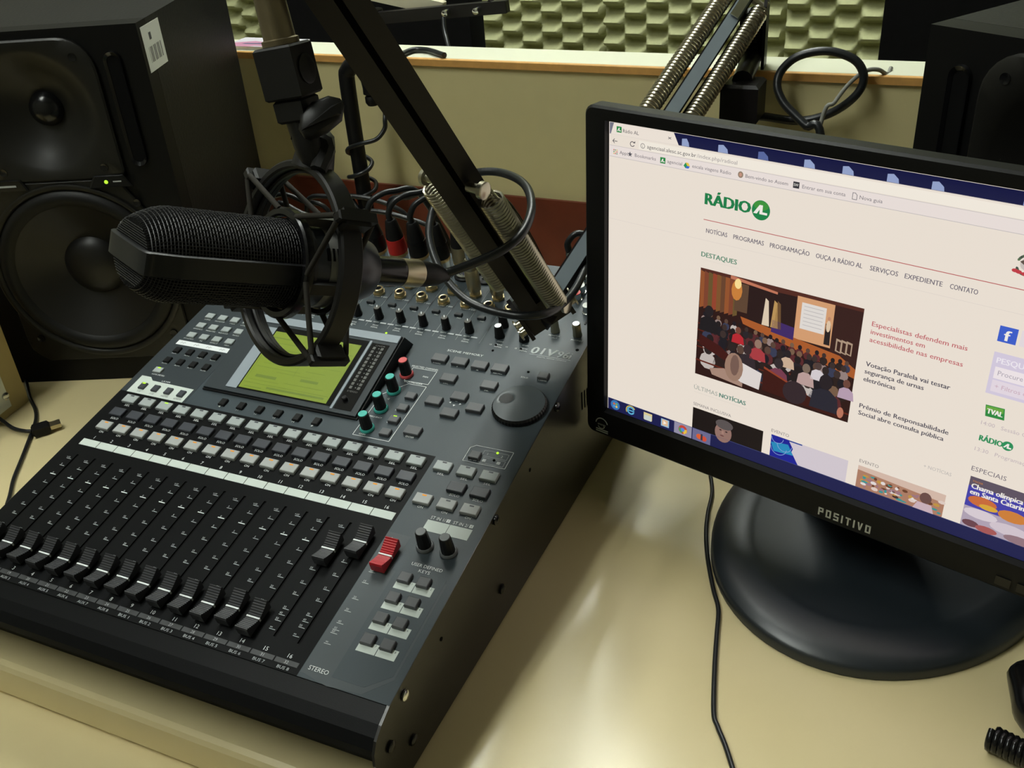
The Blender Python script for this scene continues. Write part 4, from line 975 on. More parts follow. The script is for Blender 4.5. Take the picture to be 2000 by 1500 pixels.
    fr = MB().lathe([(.104, .0033), (.104, .0058), (.1025, .0066), (.099, .0060), (.097, .0035)], 64, M=W0, cap0=False, cap1=False).build('woofer_frame', M_wave, r, smooth=50)
    MB().lathe([(.0968, .0036), (.093, .0075), (.088, .0088), (.083, .0072), (.0795, .0040)], 64, M=W0, cap0=False, cap1=False).build('rubber_surround', M_surr, fr, smooth=60)
    MB().lathe([(.0794, .0041), (.065, -.004), (.048, -.013), (.034, -.019)], 64, M=W0, cap0=False, cap1=False).build('cone', M_cone, fr, smooth=60)
    MB().lathe([(.0345, -.0188), (.030, -.0135), (.022, -.0095), (.012, -.0070), (.002, -.0062)], 48, M=W0).build('dust_cap', M_cone, fr, smooth=60)
    for a in (45, 135, 225, 315): MB().lathe([(.0042, .0032), (.0042, .0052), (.0022, .0046)], 14, M=W0 @ T(.112 * math.cos(math.radians(a)), .112 * math.sin(math.radians(a)), 0)).build('woofer_screw', M_gloss, r, smooth=40)
    for x in (-.032, -.218):
        o = rrect(x - .0095, .258, x + .0095, .376, .0095, 7); i_ = rrect(x - .0062, .2625, x + .0062, .3715, .0062, 7); k_ = len(o)
        vs = [(p[0], p[1], .0002) for p in o] + [(p[0], p[1], .0034) for p in rrect(x - .0088, .2588, x + .0088, .3752, .0088, 7)] + [(p[0], p[1], .0012) for p in i_]
        fs = [(a * k_ + j, a * k_ + (j + 1) % k_, (a + 1) * k_ + (j + 1) % k_, (a + 1) * k_ + j) for a in range(2) for j in range(k_)]
        pr = MB().add(vs, fs, M=F).build('port_rim', M_gloss, r, smooth=50)
        MB().prism(i_, .0002, .0008, M=F).build('port_opening', M_hole, pr)
    # status window with lamp, maker badge without legible lettering
    sw = MB().prism([(-.092, .2385), (-.044, .2385), (-.052, .2515), (-.084, .2515)], .0052, .0072, M=F, inset=.002, insz=.001).build('status_window', M_gloss, r)
    MB().lathe([(.0021, .0073), (.0019, .0080), (.001, .0084)], 14, M=F @ T(-.0715, .2448, 0)).build('power_lamp', L_green if sticker else M_hole, sw)
    MB().box(-.064, -.055, .2442, .2456, .0073, .0075, M=F).build('lamp_caption', M_dim, sw)
    bd = MB().prism([(-.212, .2395), (-.158, .2395), (-.164, .2515), (-.206, .2515)], .0052, .0070, M=F, inset=.002, insz=.001).build('badge', M_gloss, r)
    MB().box(-.200, -.170, .2442, .2462, .0071, .0073, M=F).build('badge_lettering', M_dim, bd)
    for x in (-.22, -.03):
        for z in (-.26, -.05): MB().lathe([(.008, .0001), (.008, .0004)], 10, M=T(*(np.array(corner) + xa * x - nf * -z))).build('foot', M_blackr, r)
    if sticker:
        SM = frame(np.array(corner) + np.array([0, 0, H]), -nf, up, xa)       # right side: x back, y up, z out
        sk = MB().box(.007, .058, -.050, -.006, .0001, .0004, M=SM).build('barcode_label', M_whitep, r)
        m = MB()
        for k in range(11): m.box((.0165 + .0032 * k), .0165 + .0032 * k + (.0019 if k % 3 else .0007), -.042, -.027, .0004, .00045, M=SM)
        m.box(.024, .030, -.021, -.014, .0004, .00045, M=SM)
        m.build('barcode', M_keyM, sk)
    return r
speaker((-0.085, 0.271, 0), math.radians(22), 'black studio loudspeaker with a white barcode sticker and lit green lamp', True)
yw = math.radians(-33)
speaker((0.634 + .25 * math.cos(yw), 0.332 + .25 * math.sin(yw), 0), yw, 'black studio loudspeaker standing behind the computer monitor', False)

# ================================================================== MICROPHONE (axis from head to plug)
MH = atd((255, 492), .545); MT = atd((868, 538), .700)
ma = nrm(MT - MH)
mup = np.array([0, 0, 1.]); mup = nrm(mup - ma * (mup @ ma)); mside = np.cross(mup, ma)
MF = frame(MH, mside, mup, ma)          # x sideways, y up, z along the body away from the head tip
mic = thing('condenser_microphone', 'black side-address studio microphone with a wire mesh head and solid band', 'microphone', None, None, MF)
GR = .0270
def gprof(z):                            # radius factors of the head along z: wedge-like rounded end
    t = min(1, max(0, z / .020)); return GR * (0.70 + 0.30 * math.sin(t * math.pi / 2) ** .9)
nz_, na_ = 44, 72; GL = .098
vs = []; fs = []
zs = [0.0] + [GL * (i / nz_) for i in range(1, nz_ + 1)]
for i, z in enumerate(zs):
    for j in range(na_):
        a = 2 * math.pi * j / na_; r_ = gprof(z)
        rx = GR * min(1, .90 + .10 * min(1, z / .02)) if z > 0 else GR * .88
        # band direction (x) keeps its width, mesh faces (y) slope in: wedge
        vs.append((rx * math.cos(a), r_ * math.sin(a), z))
cap = len(vs)
for i in range(nz_):
    for j in range(na_): fs.append((i * na_ + j, i * na_ + (j + 1) % na_, (i + 1) * na_ + (j + 1) % na_, (i + 1) * na_ + j))
# front end of the head closed by a ladder of quads
for j in range(na_ // 2 - 1): fs.append((j + 1, j, (na_ - 1 - j) % na_ if j == 0 else na_ - j, na_ - j - 1))
inner = MB().add([(x * .955, y * .955, z + .0012) for x, y, z in vs], fs, M=MF).build('capsule_screen', M_hole, mic, smooth=60)
# woven wires: warp along the head, weft around it
wm = MB(); wr = .00036
def surf(z, a, k=1.0):
    r_ = gprof(z); rx = GR * min(1, .90 + .10 * min(1, z / .02)) if z > 0 else GR * .88
    return (rx * math.cos(a) * k, r_ * math.sin(a) * k, z)
NW = 84
for j in range(NW):
    a = 2 * math.pi * j / NW
    wm.tube([surf(GL * t / 24, a, 1 + (.010 if (t + j) % 2 else -.004)) for t in range(25)], wr, 4, M=MF)
for i in range(1, 50):
    z = GL * i / 50
    wm.tube([surf(z, 2 * math.pi * j / 42 + (.037 if i % 2 else 0), 1.004) for j in range(42)], wr, 4, close=True, M=MF)
for k in range(-12, 13):
    y = .0016 * k * .82; hw = GR * .88 * math.sqrt(max(0, 1 - (y / (GR * .70)) ** 2)) if abs(y) < GR * .7 else 0
    if hw > .003: wm.tube([(-hw, y, -.0003), (hw, y, -.0003)], wr, 4, M=MF)
    x = .0020 * k; hh = GR * .70 * math.sqrt(max(0, 1 - (x / (GR * .88)) ** 2)) if abs(x) < GR * .88 else 0
    if hh > .003: wm.tube([(x, -hh, .0003), (x, hh, .0003)], wr, 4, M=MF)
o = wm.build('mesh_grille', M_wire, mic, smooth=60); o['kind'] = 'stuff'
# solid band running along both sides and over the end
BD = MB(); bwid = .0068; path = [(GR * 1.03, GL), (GR * 1.03, .028), (GR * 1.0, .014), (GR * .93, .003), (GR * .84, -.0018), (0, -.0024), (-GR * .84, -.0018), (-GR * .93, .003), (-GR * 1.0, .014), (-GR * 1.03, .028), (-GR * 1.03, GL)]
P = catmull(np.array(path), 4); vs = []; fs = []
for i, p in enumerate(P):
    a_ = P[max(0, i - 1)]; b_ = P[min(len(P) - 1, i + 1)]; d = nrm(b_ - a_); nn = np.array([-d[1], d[0]])
    nn = nn if nn @ np.array([p[0], p[1] - .05]) > 0 else -nn
    for y, k in ((-bwid, 0), (-bwid * .9, .0012), (bwid * .9, .0012), (bwid, 0), (bwid, -.002), (-bwid, -.002)): vs.append((p[0] + nn[0] * k, y, p[1] + nn[1] * k))
for i in range(len(P) - 1):
    for j in range(6): fs.append((i * 6 + j, i * 6 + (j + 1) % 6, (i + 1) * 6 + (j + 1) % 6, (i + 1) * 6 + j))
BD.add(vs, fs, M=MF); BD.build('head_band', M_mband, mic, smooth=35)
MB().lathe([(.0272, GL), (.0288, GL + .001), (.0288, GL + .005), (.0268, GL + .006)], 48, M=MF).build('collar', M_mband, mic, smooth=40)
bd = MB().lathe([(.0262, GL + .006), (.0262, .128), (.0245, .140), (.0190, .156), (.0145, .160)], 48, M=MF).build('body', M_mbody, mic, smooth=40)
m = MB()
for a in (20, 200):
    for k in range(5): m.box(-.004, .004, .0255, .0268, .1115 + .0034 * k, .1130 + .0034 * k, M=MF @ RZ(math.radians(a + 40)))
m.build('vent_slots', M_hole, bd)
MB().lathe([(.0264, .1135), (.0266, .1140), (.0266, .1265), (.0264, .1270)], 48, M=MF).build('silver_sleeve', mat('mic_silver_sleeve', (0.20, 0.20, 0.19), 0.4, 0.2), bd, smooth=40)
# XLR plug in its tail belongs to the microphone cable (built below); s is the distance along the axis
LM = float(np.linalg.norm(MT - MH))

# ================================================================== SHOCK MOUNT
RC_S = .104
RC = MH + ma * RC_S
sm = thing('shock_mount', 'black ring shock mount with elastic cords holding the microphone', 'shock mount', None, None, frame(RC, mside, mup, ma))
RR = .0640
def ringmesh(R0, R1, z0, z1, M, n=64, ch=.0012):
    pr = [(R1, z0 + ch), (R1, z1 - ch), (R1 - ch, z1), (R0 + ch, z1), (R0, z1 - ch), (R0, z0 + ch), (R0 + ch, z0), (R1 - ch, z0)]
    vs = []; fs = []
    for j in range(n):
        a = 2 * math.pi * j / n
        for r_, z in pr: vs.append((r_ * math.cos(a), r_ * math.sin(a), z))
    for j in range(n):
        for k in range(8): fs.append((j * 8 + k, ((j + 1) % n) * 8 + k, ((j + 1) % n) * 8 + (k + 1) % 8, j * 8 + (k + 1) % 8))
    return MB().add(vs, fs, M=M)
SMF = frame(RC, mside, mup, ma)
ringmesh(RR - .0055, RR, -.0075, .0075, SMF).build('outer_ring', M_mount, sm, smooth=40)
ringmesh(RR - .0075, RR - .0056, -.0022, .0022, SMF).build('ring_rib', M_mount, sm, smooth=40)
ir = ringmesh(.0290, .0345, -.0130, -.0060, SMF).build('front_cradle_ring', M_gloss, sm, smooth=40)
ringmesh(.0275, .0315, .0160, .0225, SMF).build('rear_cradle_ring', M_gloss, sm, smooth=40)
m = MB()
for a in (0, 90, 180, 270):
    m.box(-.0035, .0035, .0280, .0335, -.0115, .0215, M=SMF @ RZ(math.radians(a + 12)))
m.build('cradle_bars', M_mount, sm)
ANG = (38, 142, 218, 322)
for a in ANG:
    A = SMF @ RZ(math.radians(a))
    c_ = MB().cbox(RR - .001, RR + .008, -.0055, .0055, -.0100, .0100, .0015, M=A, bottom=True); c_.cbox(RR + .002, RR + .0095, -.003, .003, -.0135, .0135, .001, M=A, bottom=True)
    c_.build('cord_clip', M_mount, sm)
cord = []
for k, a in enumerate(ANG):
    nxt = ANG[(k + 1) % 4]
    r_o = RR + .004
    mid = (a + (nxt - a) % 360 / 2) 
    for zo, zi, da in ((-.0120, -.0115, 34), (.0120, .0200, -34)):
        for sgn in (1, -1):
            a1, a2 = math.radians(a + sgn * 1.5), math.radians(a + sgn * abs(da))
            ri = .0335 if zi < 0 else .0305
            pts = [np.array([r_o * math.cos(a1), r_o * math.sin(a1), zo]), np.array([ri * math.cos(a2), ri * math.sin(a2), zi])]
            MB().tube(pts, .0018, 8, M=SMF).build('elastic_cord', M_dust, sm, smooth=60)
# yoke, wing knob and swivel block up to the threaded adapter
top_r = RC + mup * (RR + .001)
blk = atd((563, 140), .572); tub0 = atd((547, 98), .566); tub1 = atd((515, -45), .552)
st_dir = nrm(tub1 - blk); ck = nrm(np.cross(st_dir, nrm(ray((560, 140))))); cf = np.cross(ck, st_dir)
if ck @ CR[0] < 0: ck = -ck
cf = np.cross(ck, st_dir)
YB = frame(blk, ck, cf, st_dir)
rel = np.linalg.inv(np.array(YB)) @ np.append(top_r, 1)
m = MB(); m.tube([top_r - mup * .004, top_r + mup * .012, blk - st_dir * .050 + ck * .002, blk - st_dir * .026], [.0135, .0110, .0092, .0090], 10, sm=4)
m.build('yoke', M_mount, sm, smooth=40)
for s_ in (-1, 1):
    MB().tube([top_r + ma * .006 * s_ + mside * .016 * s_ - mup * .003, top_r + mside * .009 * s_ + mup * .012, blk - st_dir * .034 + ck * .007 * s_], [.005, .006, .004], 8, sm=4).build('yoke_arm', M_mount, sm, smooth=40)
MB().cbox(-.0125, .0125, -.0120, .0120, -.0145, .0150, .0012, M=YB @ RZ(math.radians(33)), bottom=True).build('swivel_block', M_mount, sm)
MB().cbox(-.0095, .0095, -.0100, .0100, -.0280, -.0146, .0015, M=YB @ RZ(math.radians(33)), bottom=True).build('swivel_neck', M_mount, sm)
SBF = YB @ RZ(math.radians(33)); cand = []
for ax_i, hw in ((0, .0125), (1, .0120)):
    for sg in (-1, 1):
        nv = np.array(SBF.col[ax_i][:3]) * sg; cand.append((nv @ nrm(CC - blk) > .2, nv @ CR[0], nv, hw))
nv, hw = max([c for c in cand if c[0]], key=lambda c: c[1])[2:]
MB().lathe([(.0085, 0), (.0085, .0008), (.0072, .0012)], 24, M=zframe(blk + nv * (hw + .0001), nv)).build('swivel_disc', M_mount, sm, smooth=40)
wk = atd((628, 228), .572); wd = nrm(atd((668, 200), .572) - atd((590, 252), .572)); wn_ = nrm(-ray((628, 228)) + .3 * np.array([0, 0, 1.]))
WKF = zframe(wk, wn_, wd)
ol = [(-.0150, -.0045), (-.0125, -.0075), (-.002, -.0090), (.0090, -.0075), (.0150, -.001), (.0150, .003), (.0100, .0080), (.000, .0098), (-.010, .0070), (-.0150, .000)]
m = MB(); m.prism(ol, -.0035, .0030, M=WKF, inset=.0025, insz=.0025); m.prism([(-.0145, -.0015), (.010, -.0055), (.0145, .0005), (.008, .0015)], .003, .0048, M=WKF, inset=.0018, insz=.0012)
wk_o = m.build('wing_knob', M_mount, sm, smooth=50)
MB().tube([wk - wd * .010, blk - st_dir * .034], .0045, 10).build('wing_bolt', M_mount, sm, smooth=40)

# ================================================================== FRONT BOOM ARM
EL_ = atd((1060, 604), .838); AT = atd((612, -72), .548)
PV_ = atd((1466, -18), 1.020)
arm = thing('boom_arm', 'black spring-balanced boom arm reaching over the console to the microphone', 'boom arm', (0.447, 0.515, 0.0))
def beam(a, b, w_, t_, name, mt, off=(0, 0), parent=None, ax=None, c=.0012):
    a = np.array(a); b = np.array(b); d = nrm(b - a); vw = nrm((a + b) / 2 - CC)
    bb = nrm(np.cross(d, vw)) if ax is None else nrm(np.array(ax) - d * (np.array(ax) @ d)); 
    if ax is None and bb @ CR[0] < 0: bb = -bb
    nn = np.cross(bb, d)
    if nn @ vw > 0: nn = -nn                # nn faces the viewer's side
    F = frame(a + bb * off[0] + nn * off[1], bb, np.cross(d, bb), d); L = np.linalg.norm(b - a)
    return MB().cbox(-w_ / 2, w_ / 2, -t_ / 2, t_ / 2, 0, L, c, M=F, bottom=True).build(name, mt, parent or arm), bb, nn, d, L
_, b2, n2, d2, L2 = beam(EL_, AT, .0135, .016, 'upper_bar', M_satin, (-.0090, 0))
beam(EL_, AT, .0135, .016, 'upper_bar', M_satin, (.0090, 0))
beam(EL_, AT, .005, .010, 'bar_web', M_hole, (0, -.002))
def spring(a, b, r, wire, turns, name='spring', parent=None):
    a = np.array(a); b = np.array(b); d = nrm(b - a); L = np.linalg.norm(b - a); F = zframe(a, d); n = int(turns * 12)
    pts = [(r * math.cos(2 * math.pi * i / 12), r * math.sin(2 * math.pi * i / 12), L * i / n) for i in range(n + 1)]
    hook0 = [(0, 0, -.010), (0, .003, -.012), (0, .004, -.008), (r * .7, 0, -.001)]
    hook1 = [(r * .7, 0, L + .001), (0, .004, L + .008), (0, .003, L + .012), (0, 0, L + .010)]
    return MB().tube(hook0 + pts + hook1, wire, 5, M=F).build(name, M_steel, parent or arm, smooth=60)
def arm_t(y):                               # point of the upper bar axis seen at pixel row y
    best = min(range(0, 1001), key=lambda k: abs(((CR @ (EL_ + d2 * L2 * k / 1000 - CC))[1] / (CR @ (EL_ + d2 * L2 * k / 1000 - CC))[2] * FPX + 750) - y))
    return EL_ + d2 * L2 * best / 1000
spring(arm_t(578) + b2 * .0125 + n2 * .019, arm_t(378) + b2 * .0125 + n2 * .019, .0086, .00120, 44)
spring(arm_t(560) - b2 * .0170 - n2 * .019, arm_t(368) - b2 * .0170 - n2 * .019, .0086, .00115, 40)
def bolt(p, d, L, r, name='bolt', mt=None, parent=None):
    F = zframe(np.array(p), d)
    return MB().lathe([(r * .72, 0), (r * .72, L * .72), (r * 1.25, L * .74), (r * 1.25, L * .96), (r, L)], 16, M=F).build(name, mt or M_steel, parent or arm, smooth=40)
bolt(arm_t(352) + b2 * .004 + n2 * .012, b2 * .6 + n2, .016, .0052)
bolt(arm_t(352) - b2 * .012 - n2 * .012, -b2 * .6 - n2, .014, .0048)
bolt(arm_t(592) + b2 * .012 + n2 * .010, b2 * .6 + n2, .013, .0048)
# elbow plates
ev = nrm(EL_ - CC)
zz = nrm(np.array([0, 0, 1.]) - b2 * b2[2]); yy = np.cross(zz, b2)
ELF = frame(EL_, yy, zz, b2)
for z0, z1 in ((-.022, -.0185), (.0185, .022)):
    MB().prism([(-.018, -.010), (-.008, -.015), (.011, -.015), (.018, -.004), (.018, .016), (.004, .024), (-.014, .017)], z0, z1, M=ELF).build('elbow_plate', M_satin, arm)
MB().prism([(-.013, -.010), (.010, -.011), (.015, .0), (.012, .016), (-.011, .014)], -.0183, .0183, M=ELF).build('elbow_hub', M_satin, arm)
for dx, dz in ((-.008, -.004), (.009, -.005)):
    bolt(EL_ + yy * dx + zz * dz + b2 * .0222, b2, .006, .0046, 'elbow_bolt')
    bolt(EL_ + yy * dx + zz * dz - b2 * .0222, -b2, .006, .0046, 'elbow_bolt')
# lower section back to the pivot
_, b1, n1, d1, L1 = beam(EL_, PV_, .0150, .016, 'lower_bar', M_satin, (0, 0))
beam(EL_, PV_, .0120, .0012, 'lower_bar_face', M_armgrey, (0, .0088), c=.0003)
beam(EL_ + np.array([.006, -.012, -.008]), PV_ + np.array([.0, -.004, -.034]), .0100, .012, 'lower_bar', M_satin, (0, 0))
for s_ in (-1, 1):
    q = b1 * .0195 * s_ + n1 * .003
    spring(EL_ + d1 * .16 + q, PV_ - d1 * .022 + q, .0082, .0015, 58)
    bolt(PV_ - d1 * .012 + b1 * .006 * s_ + n1 * .003, b1 * s_, .018, .0048)
beam(PV_ - d1 * .055 + n1 * .011, PV_ - d1 * .004 + n1 * .011, .009, .0016, 'clip', M_chrome, (0, 0), c=.0003)
# pivot bracket, clamp block and post on the desk
PB = np.array([PV_[0] + .012, 0.520, 0.0])
for off in (-.014, .014):
    MB().prism([(-.012, -.075), (.012, -.075), (.018, .0), (.010, .016), (-.012, .012)], -.0016, .0016, M=frame(PV_ + b1 * off + np.array([.006, 0, -.005]), nrm(np.cross([0, 0, 1.], b1)) * -1, (0, 0, 1), nrm(np.cross(-nrm(np.cross([0, 0, 1.], b1)), [0, 0, 1.])))).build('pivot_plate', M_satin, arm)
MB().cbox(-.0215, .0165, -.020, .020, .262, .302, .003, M=T(PB[0] + .004, PB[1], 0), bottom=True).build('clamp_block', M_satin, arm)
MB().lathe([(.0155, .0202), (.0155, .262)], 24, M=T(*PB)).build('post', M_satin, arm, smooth=40)
MB().lathe([(.040, .0004), (.040, .014), (.030, .020), (.016, .0201)], 32, M=T(*PB)).build('post_base', M_satin, arm, smooth=40)
MB().tube([PB + [.0, 0, .302], PV_ + [.006, .004, -.06], PV_ + [.006, 0, -.02]], .0105, 12, sm=4).build('pivot_stem', M_satin, arm, smooth=40)
MB().tube([PB + [.012, -.010, .235], PB + [-.030, -.016, .180], PB + [-.055, -.020, .140]], [.007, .0075, .006], 8).build('clamp_lever', M_satin, arm, smooth=40)
# head joint
bolt(AT + b2 * -.022, b2, .044, .006, 'head_bolt')
beam(AT, tub1 + st_dir * .004, .020, .012, 'head_bracket', M_satin, (0, 0))
MB().lathe([(.0108, 0), (.0108, .003), (.0093, .0036), (.0088, float(np.linalg.norm(tub1 - blk)) - .0155)], 28, M=zframe(blk + st_dir * .0152, st_dir)).build('threaded_adapter', mat('aged_brass_sleeve', (0.20, 0.165, 0.10), 0.42, 0.8, var=0.25), arm, smooth=40)

# ================================================================== CABLES
def cable(name, label, pts, r, mt=None, cat='cable', group=None, n=8, sm=6):
    P = catmull(np.array(pts, float), sm); P[:, 2] = np.where(P[:, 2] < .28, np.maximum(P[:, 2], r + .0003), P[:, 2])
    o = MB().tube(P, r, n).build(name, mt or M_cable, None, smooth=70); return tag(o, label, cat, group)
PLUG0 = MH + ma * .1595
mcr = thing('microphone_cable', 'thick black cable looping from the microphone past the boom arm springs', 'cable', tuple(MT))
MCM = zframe(PLUG0, ma, mside)
a0 = LM - .1595
MB().lathe([(.0100, .0005), (.0100, .024), (.0095, .026)], 32, M=MCM).build('plug_shell', M_gloss, mcr, smooth=40)
MB().lathe([(.0097, .0262), (.0097, .041), (.0092, .0424)], 32, M=MCM).build('plug_ring', M_gold2, mcr, smooth=40)
MB().lathe([(.0092, .0426), (.0090, .048), (.0078, a0 - .008), (.0050, a0 - .001), (.0046, a0 + .002)], 24, M=MCM).build('plug_boot', M_black, mcr, smooth=40)
pc = [MT - ma * .003] + [atd(q, d) for q, d in (((930, 512), .704), ((985, 486), .710), ((1022, 452), .716), ((1038, 405), .735), ((1026, 362), .765), ((986, 339), .800), ((938, 336), .815), ((888, 352), .83), ((850, 400), .85), ((838, 450), .84), ((848, 500), .83), ((875, 550), .82), ((915, 588), .81), ((965, 608), .80), ((1020, 617), .79), ((1072, 610), .795), ((1112, 580), .82), ((1138, 535), .85), ((1152, 485), .88), ((1180, 420), .915), ((1235, 330), .96), ((1300, 240), 1.0))]
MB().tube(pc, .0034, 10, sm=6).build('lead', M_cable, mcr, smooth=70)

def panel_pt(u, v, h=0.0): return PO + PX * u / 1000 + PV * v / 1000 + PN * h / 1000
# XLR plugs standing in the console's rear sockets; base column read from the photo, socket row v = 330
plugs = [((717, 432), M_black, None, 'black cable plug with black body in the console rear row', 'k'), ((762, 435), M_redpl, None, 'black cable plug with a bright red collar in the console', 'r'),
         ((796, 435), M_black, None, 'black cable plug with a brass ring beside the red-collared plug', 'g'), ((842, 440), M_black, None, 'dark cable plug half hidden behind the looping microphone cable', 'k'), ((884, 447), M_gold2, M_whitep, 'metal cable plug wrapped in white handwritten tape', 't')]
for i, (q, colm, tape, lab, kd) in enumerate(plugs):
    u, v = pnl(q, 57); u = round((u - INU(1) - 2) / 24.25) * 24.25 + INU(1) + 2; v = 302
    B = PF @ T(u / 1000, v / 1000, 0)
    r = thing('xlr_cable', lab, 'cable', tuple(panel_pt(u, v)))
    MB().lathe([(.0093, .0032), (.0093, .0168)], 24, M=B).build('plug_shell', M_silver if kd != 't' else M_gold2, r, smooth=40)
    MB().lathe([(.0096, .0170), (.0096, .0195), (.0092, .0203)], 24, M=B).build('brass_ring', M_gold, r, smooth=40)
    MB().lathe([(.0096, .0205), (.0098, .022), (.0092, .0370)], 24, M=B).build('collar', colm, r, smooth=40)
    MB().lathe([(.0090, .0372), (.0078, .045), (.0058, .056), (.0045, .0575)], 20, M=B).build('boot', M_black, r, smooth=40)
    if tape:
        tp = MB().lathe([(.0097, .005), (.0097, .0165)], 24, M=B).build('tape', tape, r, smooth=40)
        m = MB()
        for k in range(5): m.box(-.0045 + .002 * k, -.0038 + .002 * k, -.0101, -.0098, .008 + .001 * (k % 2), .0135 - .001 * (k % 3), M=B)
        m.build('handwriting', mat('violet_ink', (0.10, 0.08, 0.28), .6), tp)
    p0 = panel_pt(u, v, 55)
    tx = u / 1000
    pts = [p0, p0 + PN * .010, p0 + PN * .022 + np.array([.007, .006, 0]), p0 + PN * .026 + np.array([.022, .020, 0]), p0 + PN * .012 + np.array([.040, .042, 0]), np.array([tx + .050, .375 + .004 * i, .115]), np.array([tx + .030, .40 + .006 * i, .03]), np.array([tx - .02 * i, .42 + .01 * i, .0045 + .007 * i]), np.array([tx - .10 - .02 * i, .43 + .01 * i, .0045])]
    MB().tube(pts, .0031, 8, sm=6).build('lead', M_cable, r, smooth=70)
# gold quarter-inch plugs
for (q, lab) in (((680 + 965 / 4, 300 + 1085 / 4), 'gold jack plug with a thin neck standing in the console'), ((680 + 1130 / 4, 300 + 1120 / 4), 'gold jack plug standing under the black boom arm')):
    u, v = pnl(q, 6)
    u = min([INU(c) + 2 for c in range(1, 13)] + [INU(13), INU(14)], key=lambda a: abs(a - u)); v = 273.5
    B = PF @ T(u / 1000, v / 1000, 0)
    r = thing('jack_plug_cable', lab, 'cable', tuple(panel_pt(u, v)))
    MB().lathe([(.0064, .0072), (.0068, .010), (.0068, .030), (.0060, .031), (.0062, .033), (.0058, .040), (.0036, .043)], 20, M=B).build('plug_barrel', M_gold2, r, smooth=40)
    MB().lathe([(.0032, .0432), (.0028, .060), (.0036, .061), (.0030, .064)], 14, M=B).build('strain_spring', M_chrome, r, smooth=40)
    p0 = panel_pt(u, v, 62)
    MB().tube([p0, p0 + PN * .014, p0 + PN * .024 + np.array([.004, .018, 0]), p0 + np.array([.006, .05, .008]), np.array([u / 1000 + .01, .385, .10]), np.array([u / 1000 - .02, .41, .02]), np.array([u / 1000 - .08, .43, .006])], .0026, 8, sm=6).build('lead', M_cable, r, smooth=70)
# more leads bunched behind the console
bunch = [([(515, 392), (535, 383), (560, 380), (590, 392), (640, 410)], .46, 'black lead arching behind the shock mount ring'), ([(600, 395), (650, 384), (705, 385), (760, 400), (800, 430)], .47, 'black lead crossing above the cable plugs'), ([(760, 398), (800, 385), (830, 372), (870, 358)], .48, 'black lead rising to the right against the mahogany strip'), ([(540, 400), (600, 420), (660, 425), (720, 412), (790, 425), (850, 455)], .435, 'black lead sagging low behind the cable plugs')]
for pts, Y, lab in bunch:
    P = [wall_at(q, Y + .004 * k) for k, q in enumerate(pts)]
    P = [np.array([P[0][0] + .03, Y - .01, .0045]), np.array([P[0][0] + .006, Y - .004, P[0][2] * .5])] + P + [np.array([P[-1][0] + .012, P[-1][1] + .004, P[-1][2] * .5]), np.array([P[-1][0] + .03, P[-1][1] + .01, .0045])]
    cable('audio_lead', lab, P, .0031)
# looped stereo jack lead at the right end of the console
q0 = atd((1048, 520), 1.0)
r = thing('jack_lead', 'black lead with a metal jack plug bent over beside the console end', 'cable', tuple(q0))
u, v = pnl((1052, 520), 8); B = PF @ T(.352, .305, 0)
MB().lathe([(.0055, .0002), (.006, .020), (.0042, .028)], 16, M=B).build('plug_barrel', M_black, r, smooth=40)
MB().lathe([(.0035, .0282), (.0035, .040), (.003, .042)], 14, M=B).build('strain_spring', M_chrome, r, smooth=40)
p0 = panel_pt(352, 305, 40)
MB().tube([p0, p0 + PN * .012, p0 + PN * .020 + np.array([.010, .006, 0]), p0 + np.array([.028, .012, .006]), np.array([.385, .365, .15]), np.array([.385, .39, .06]), np.array([.36, .42, .006]), np.array([.28, .44, .005])], .0032, 8, sm=6).build('lead', M_cable, r, smooth=70)

# black pipe stand with a coiled lead behind the console
PX_, PY_ = -.0165, .515
ps = thing('pipe_stand', 'black bent-top pipe stand between the console and the partition', 'stand', (PX_, PY_, 0))
zt = .292
MB().tube([(PX_, PY_, .012), (PX_, PY_, .15), (PX_, PY_, zt - .016), (PX_ + .004, PY_, zt + .004), (PX_ + .016, PY_, zt + .012), (PX_ + .028, PY_, zt + .004), (PX_ + .032, PY_, zt - .012), (PX_ + .032, PY_, zt - .022)], .0098, 16, sm=6).build('pipe', M_black, ps, smooth=50)
MB().lathe([(.030, .0004), (.030, .008), (.022, .0118)], 36, M=T(PX_, PY_, 0)).build('base', M_black, ps, smooth=40)
MB().lathe([(.006, 0), (.0085, .004), (.0085, .010), (.005, .014)], 16, M=T(PX_ + .032, PY_, zt - .036)).build('end_knob', M_black, ps, smooth=50)
hel = [(752, 232, .49), (748, 255, .488), (728, 275, .486), (700, 282, .494), (678, 292, .503)]
P = [wall_at((752, 235), .515), wall_at((751, 252), .513), wall_at((735, 272), .505), wall_at((705, 281), .499), wall_at((681, 290), .503)]
for k, (dx, dy) in enumerate(((-.016, .004), (-.004, .015), (.012, .010), (.014, -.006), (0, -.0145), (-.0145, -.006), (-.008, .014), (.010, .014), (.017, -.002), (.004, -.0145), (-.013, -.010))):
    P.append(np.array([PX_ + dx, PY_ + dy, P[4][2] - .012 - .0055 * k]))
P += [np.array([PX_ + .02, PY_ - .02, .10]), np.array([PX_ + .07, PY_ - .03, .02]), np.array([PX_ + .10, PY_ - .01, .0045])]
P = [wall_at((748, 205), .525), wall_at((752, 220), .520)] + P
cable('coiled_lead', 'thin black lead wound around the pipe stand', P, .0028)

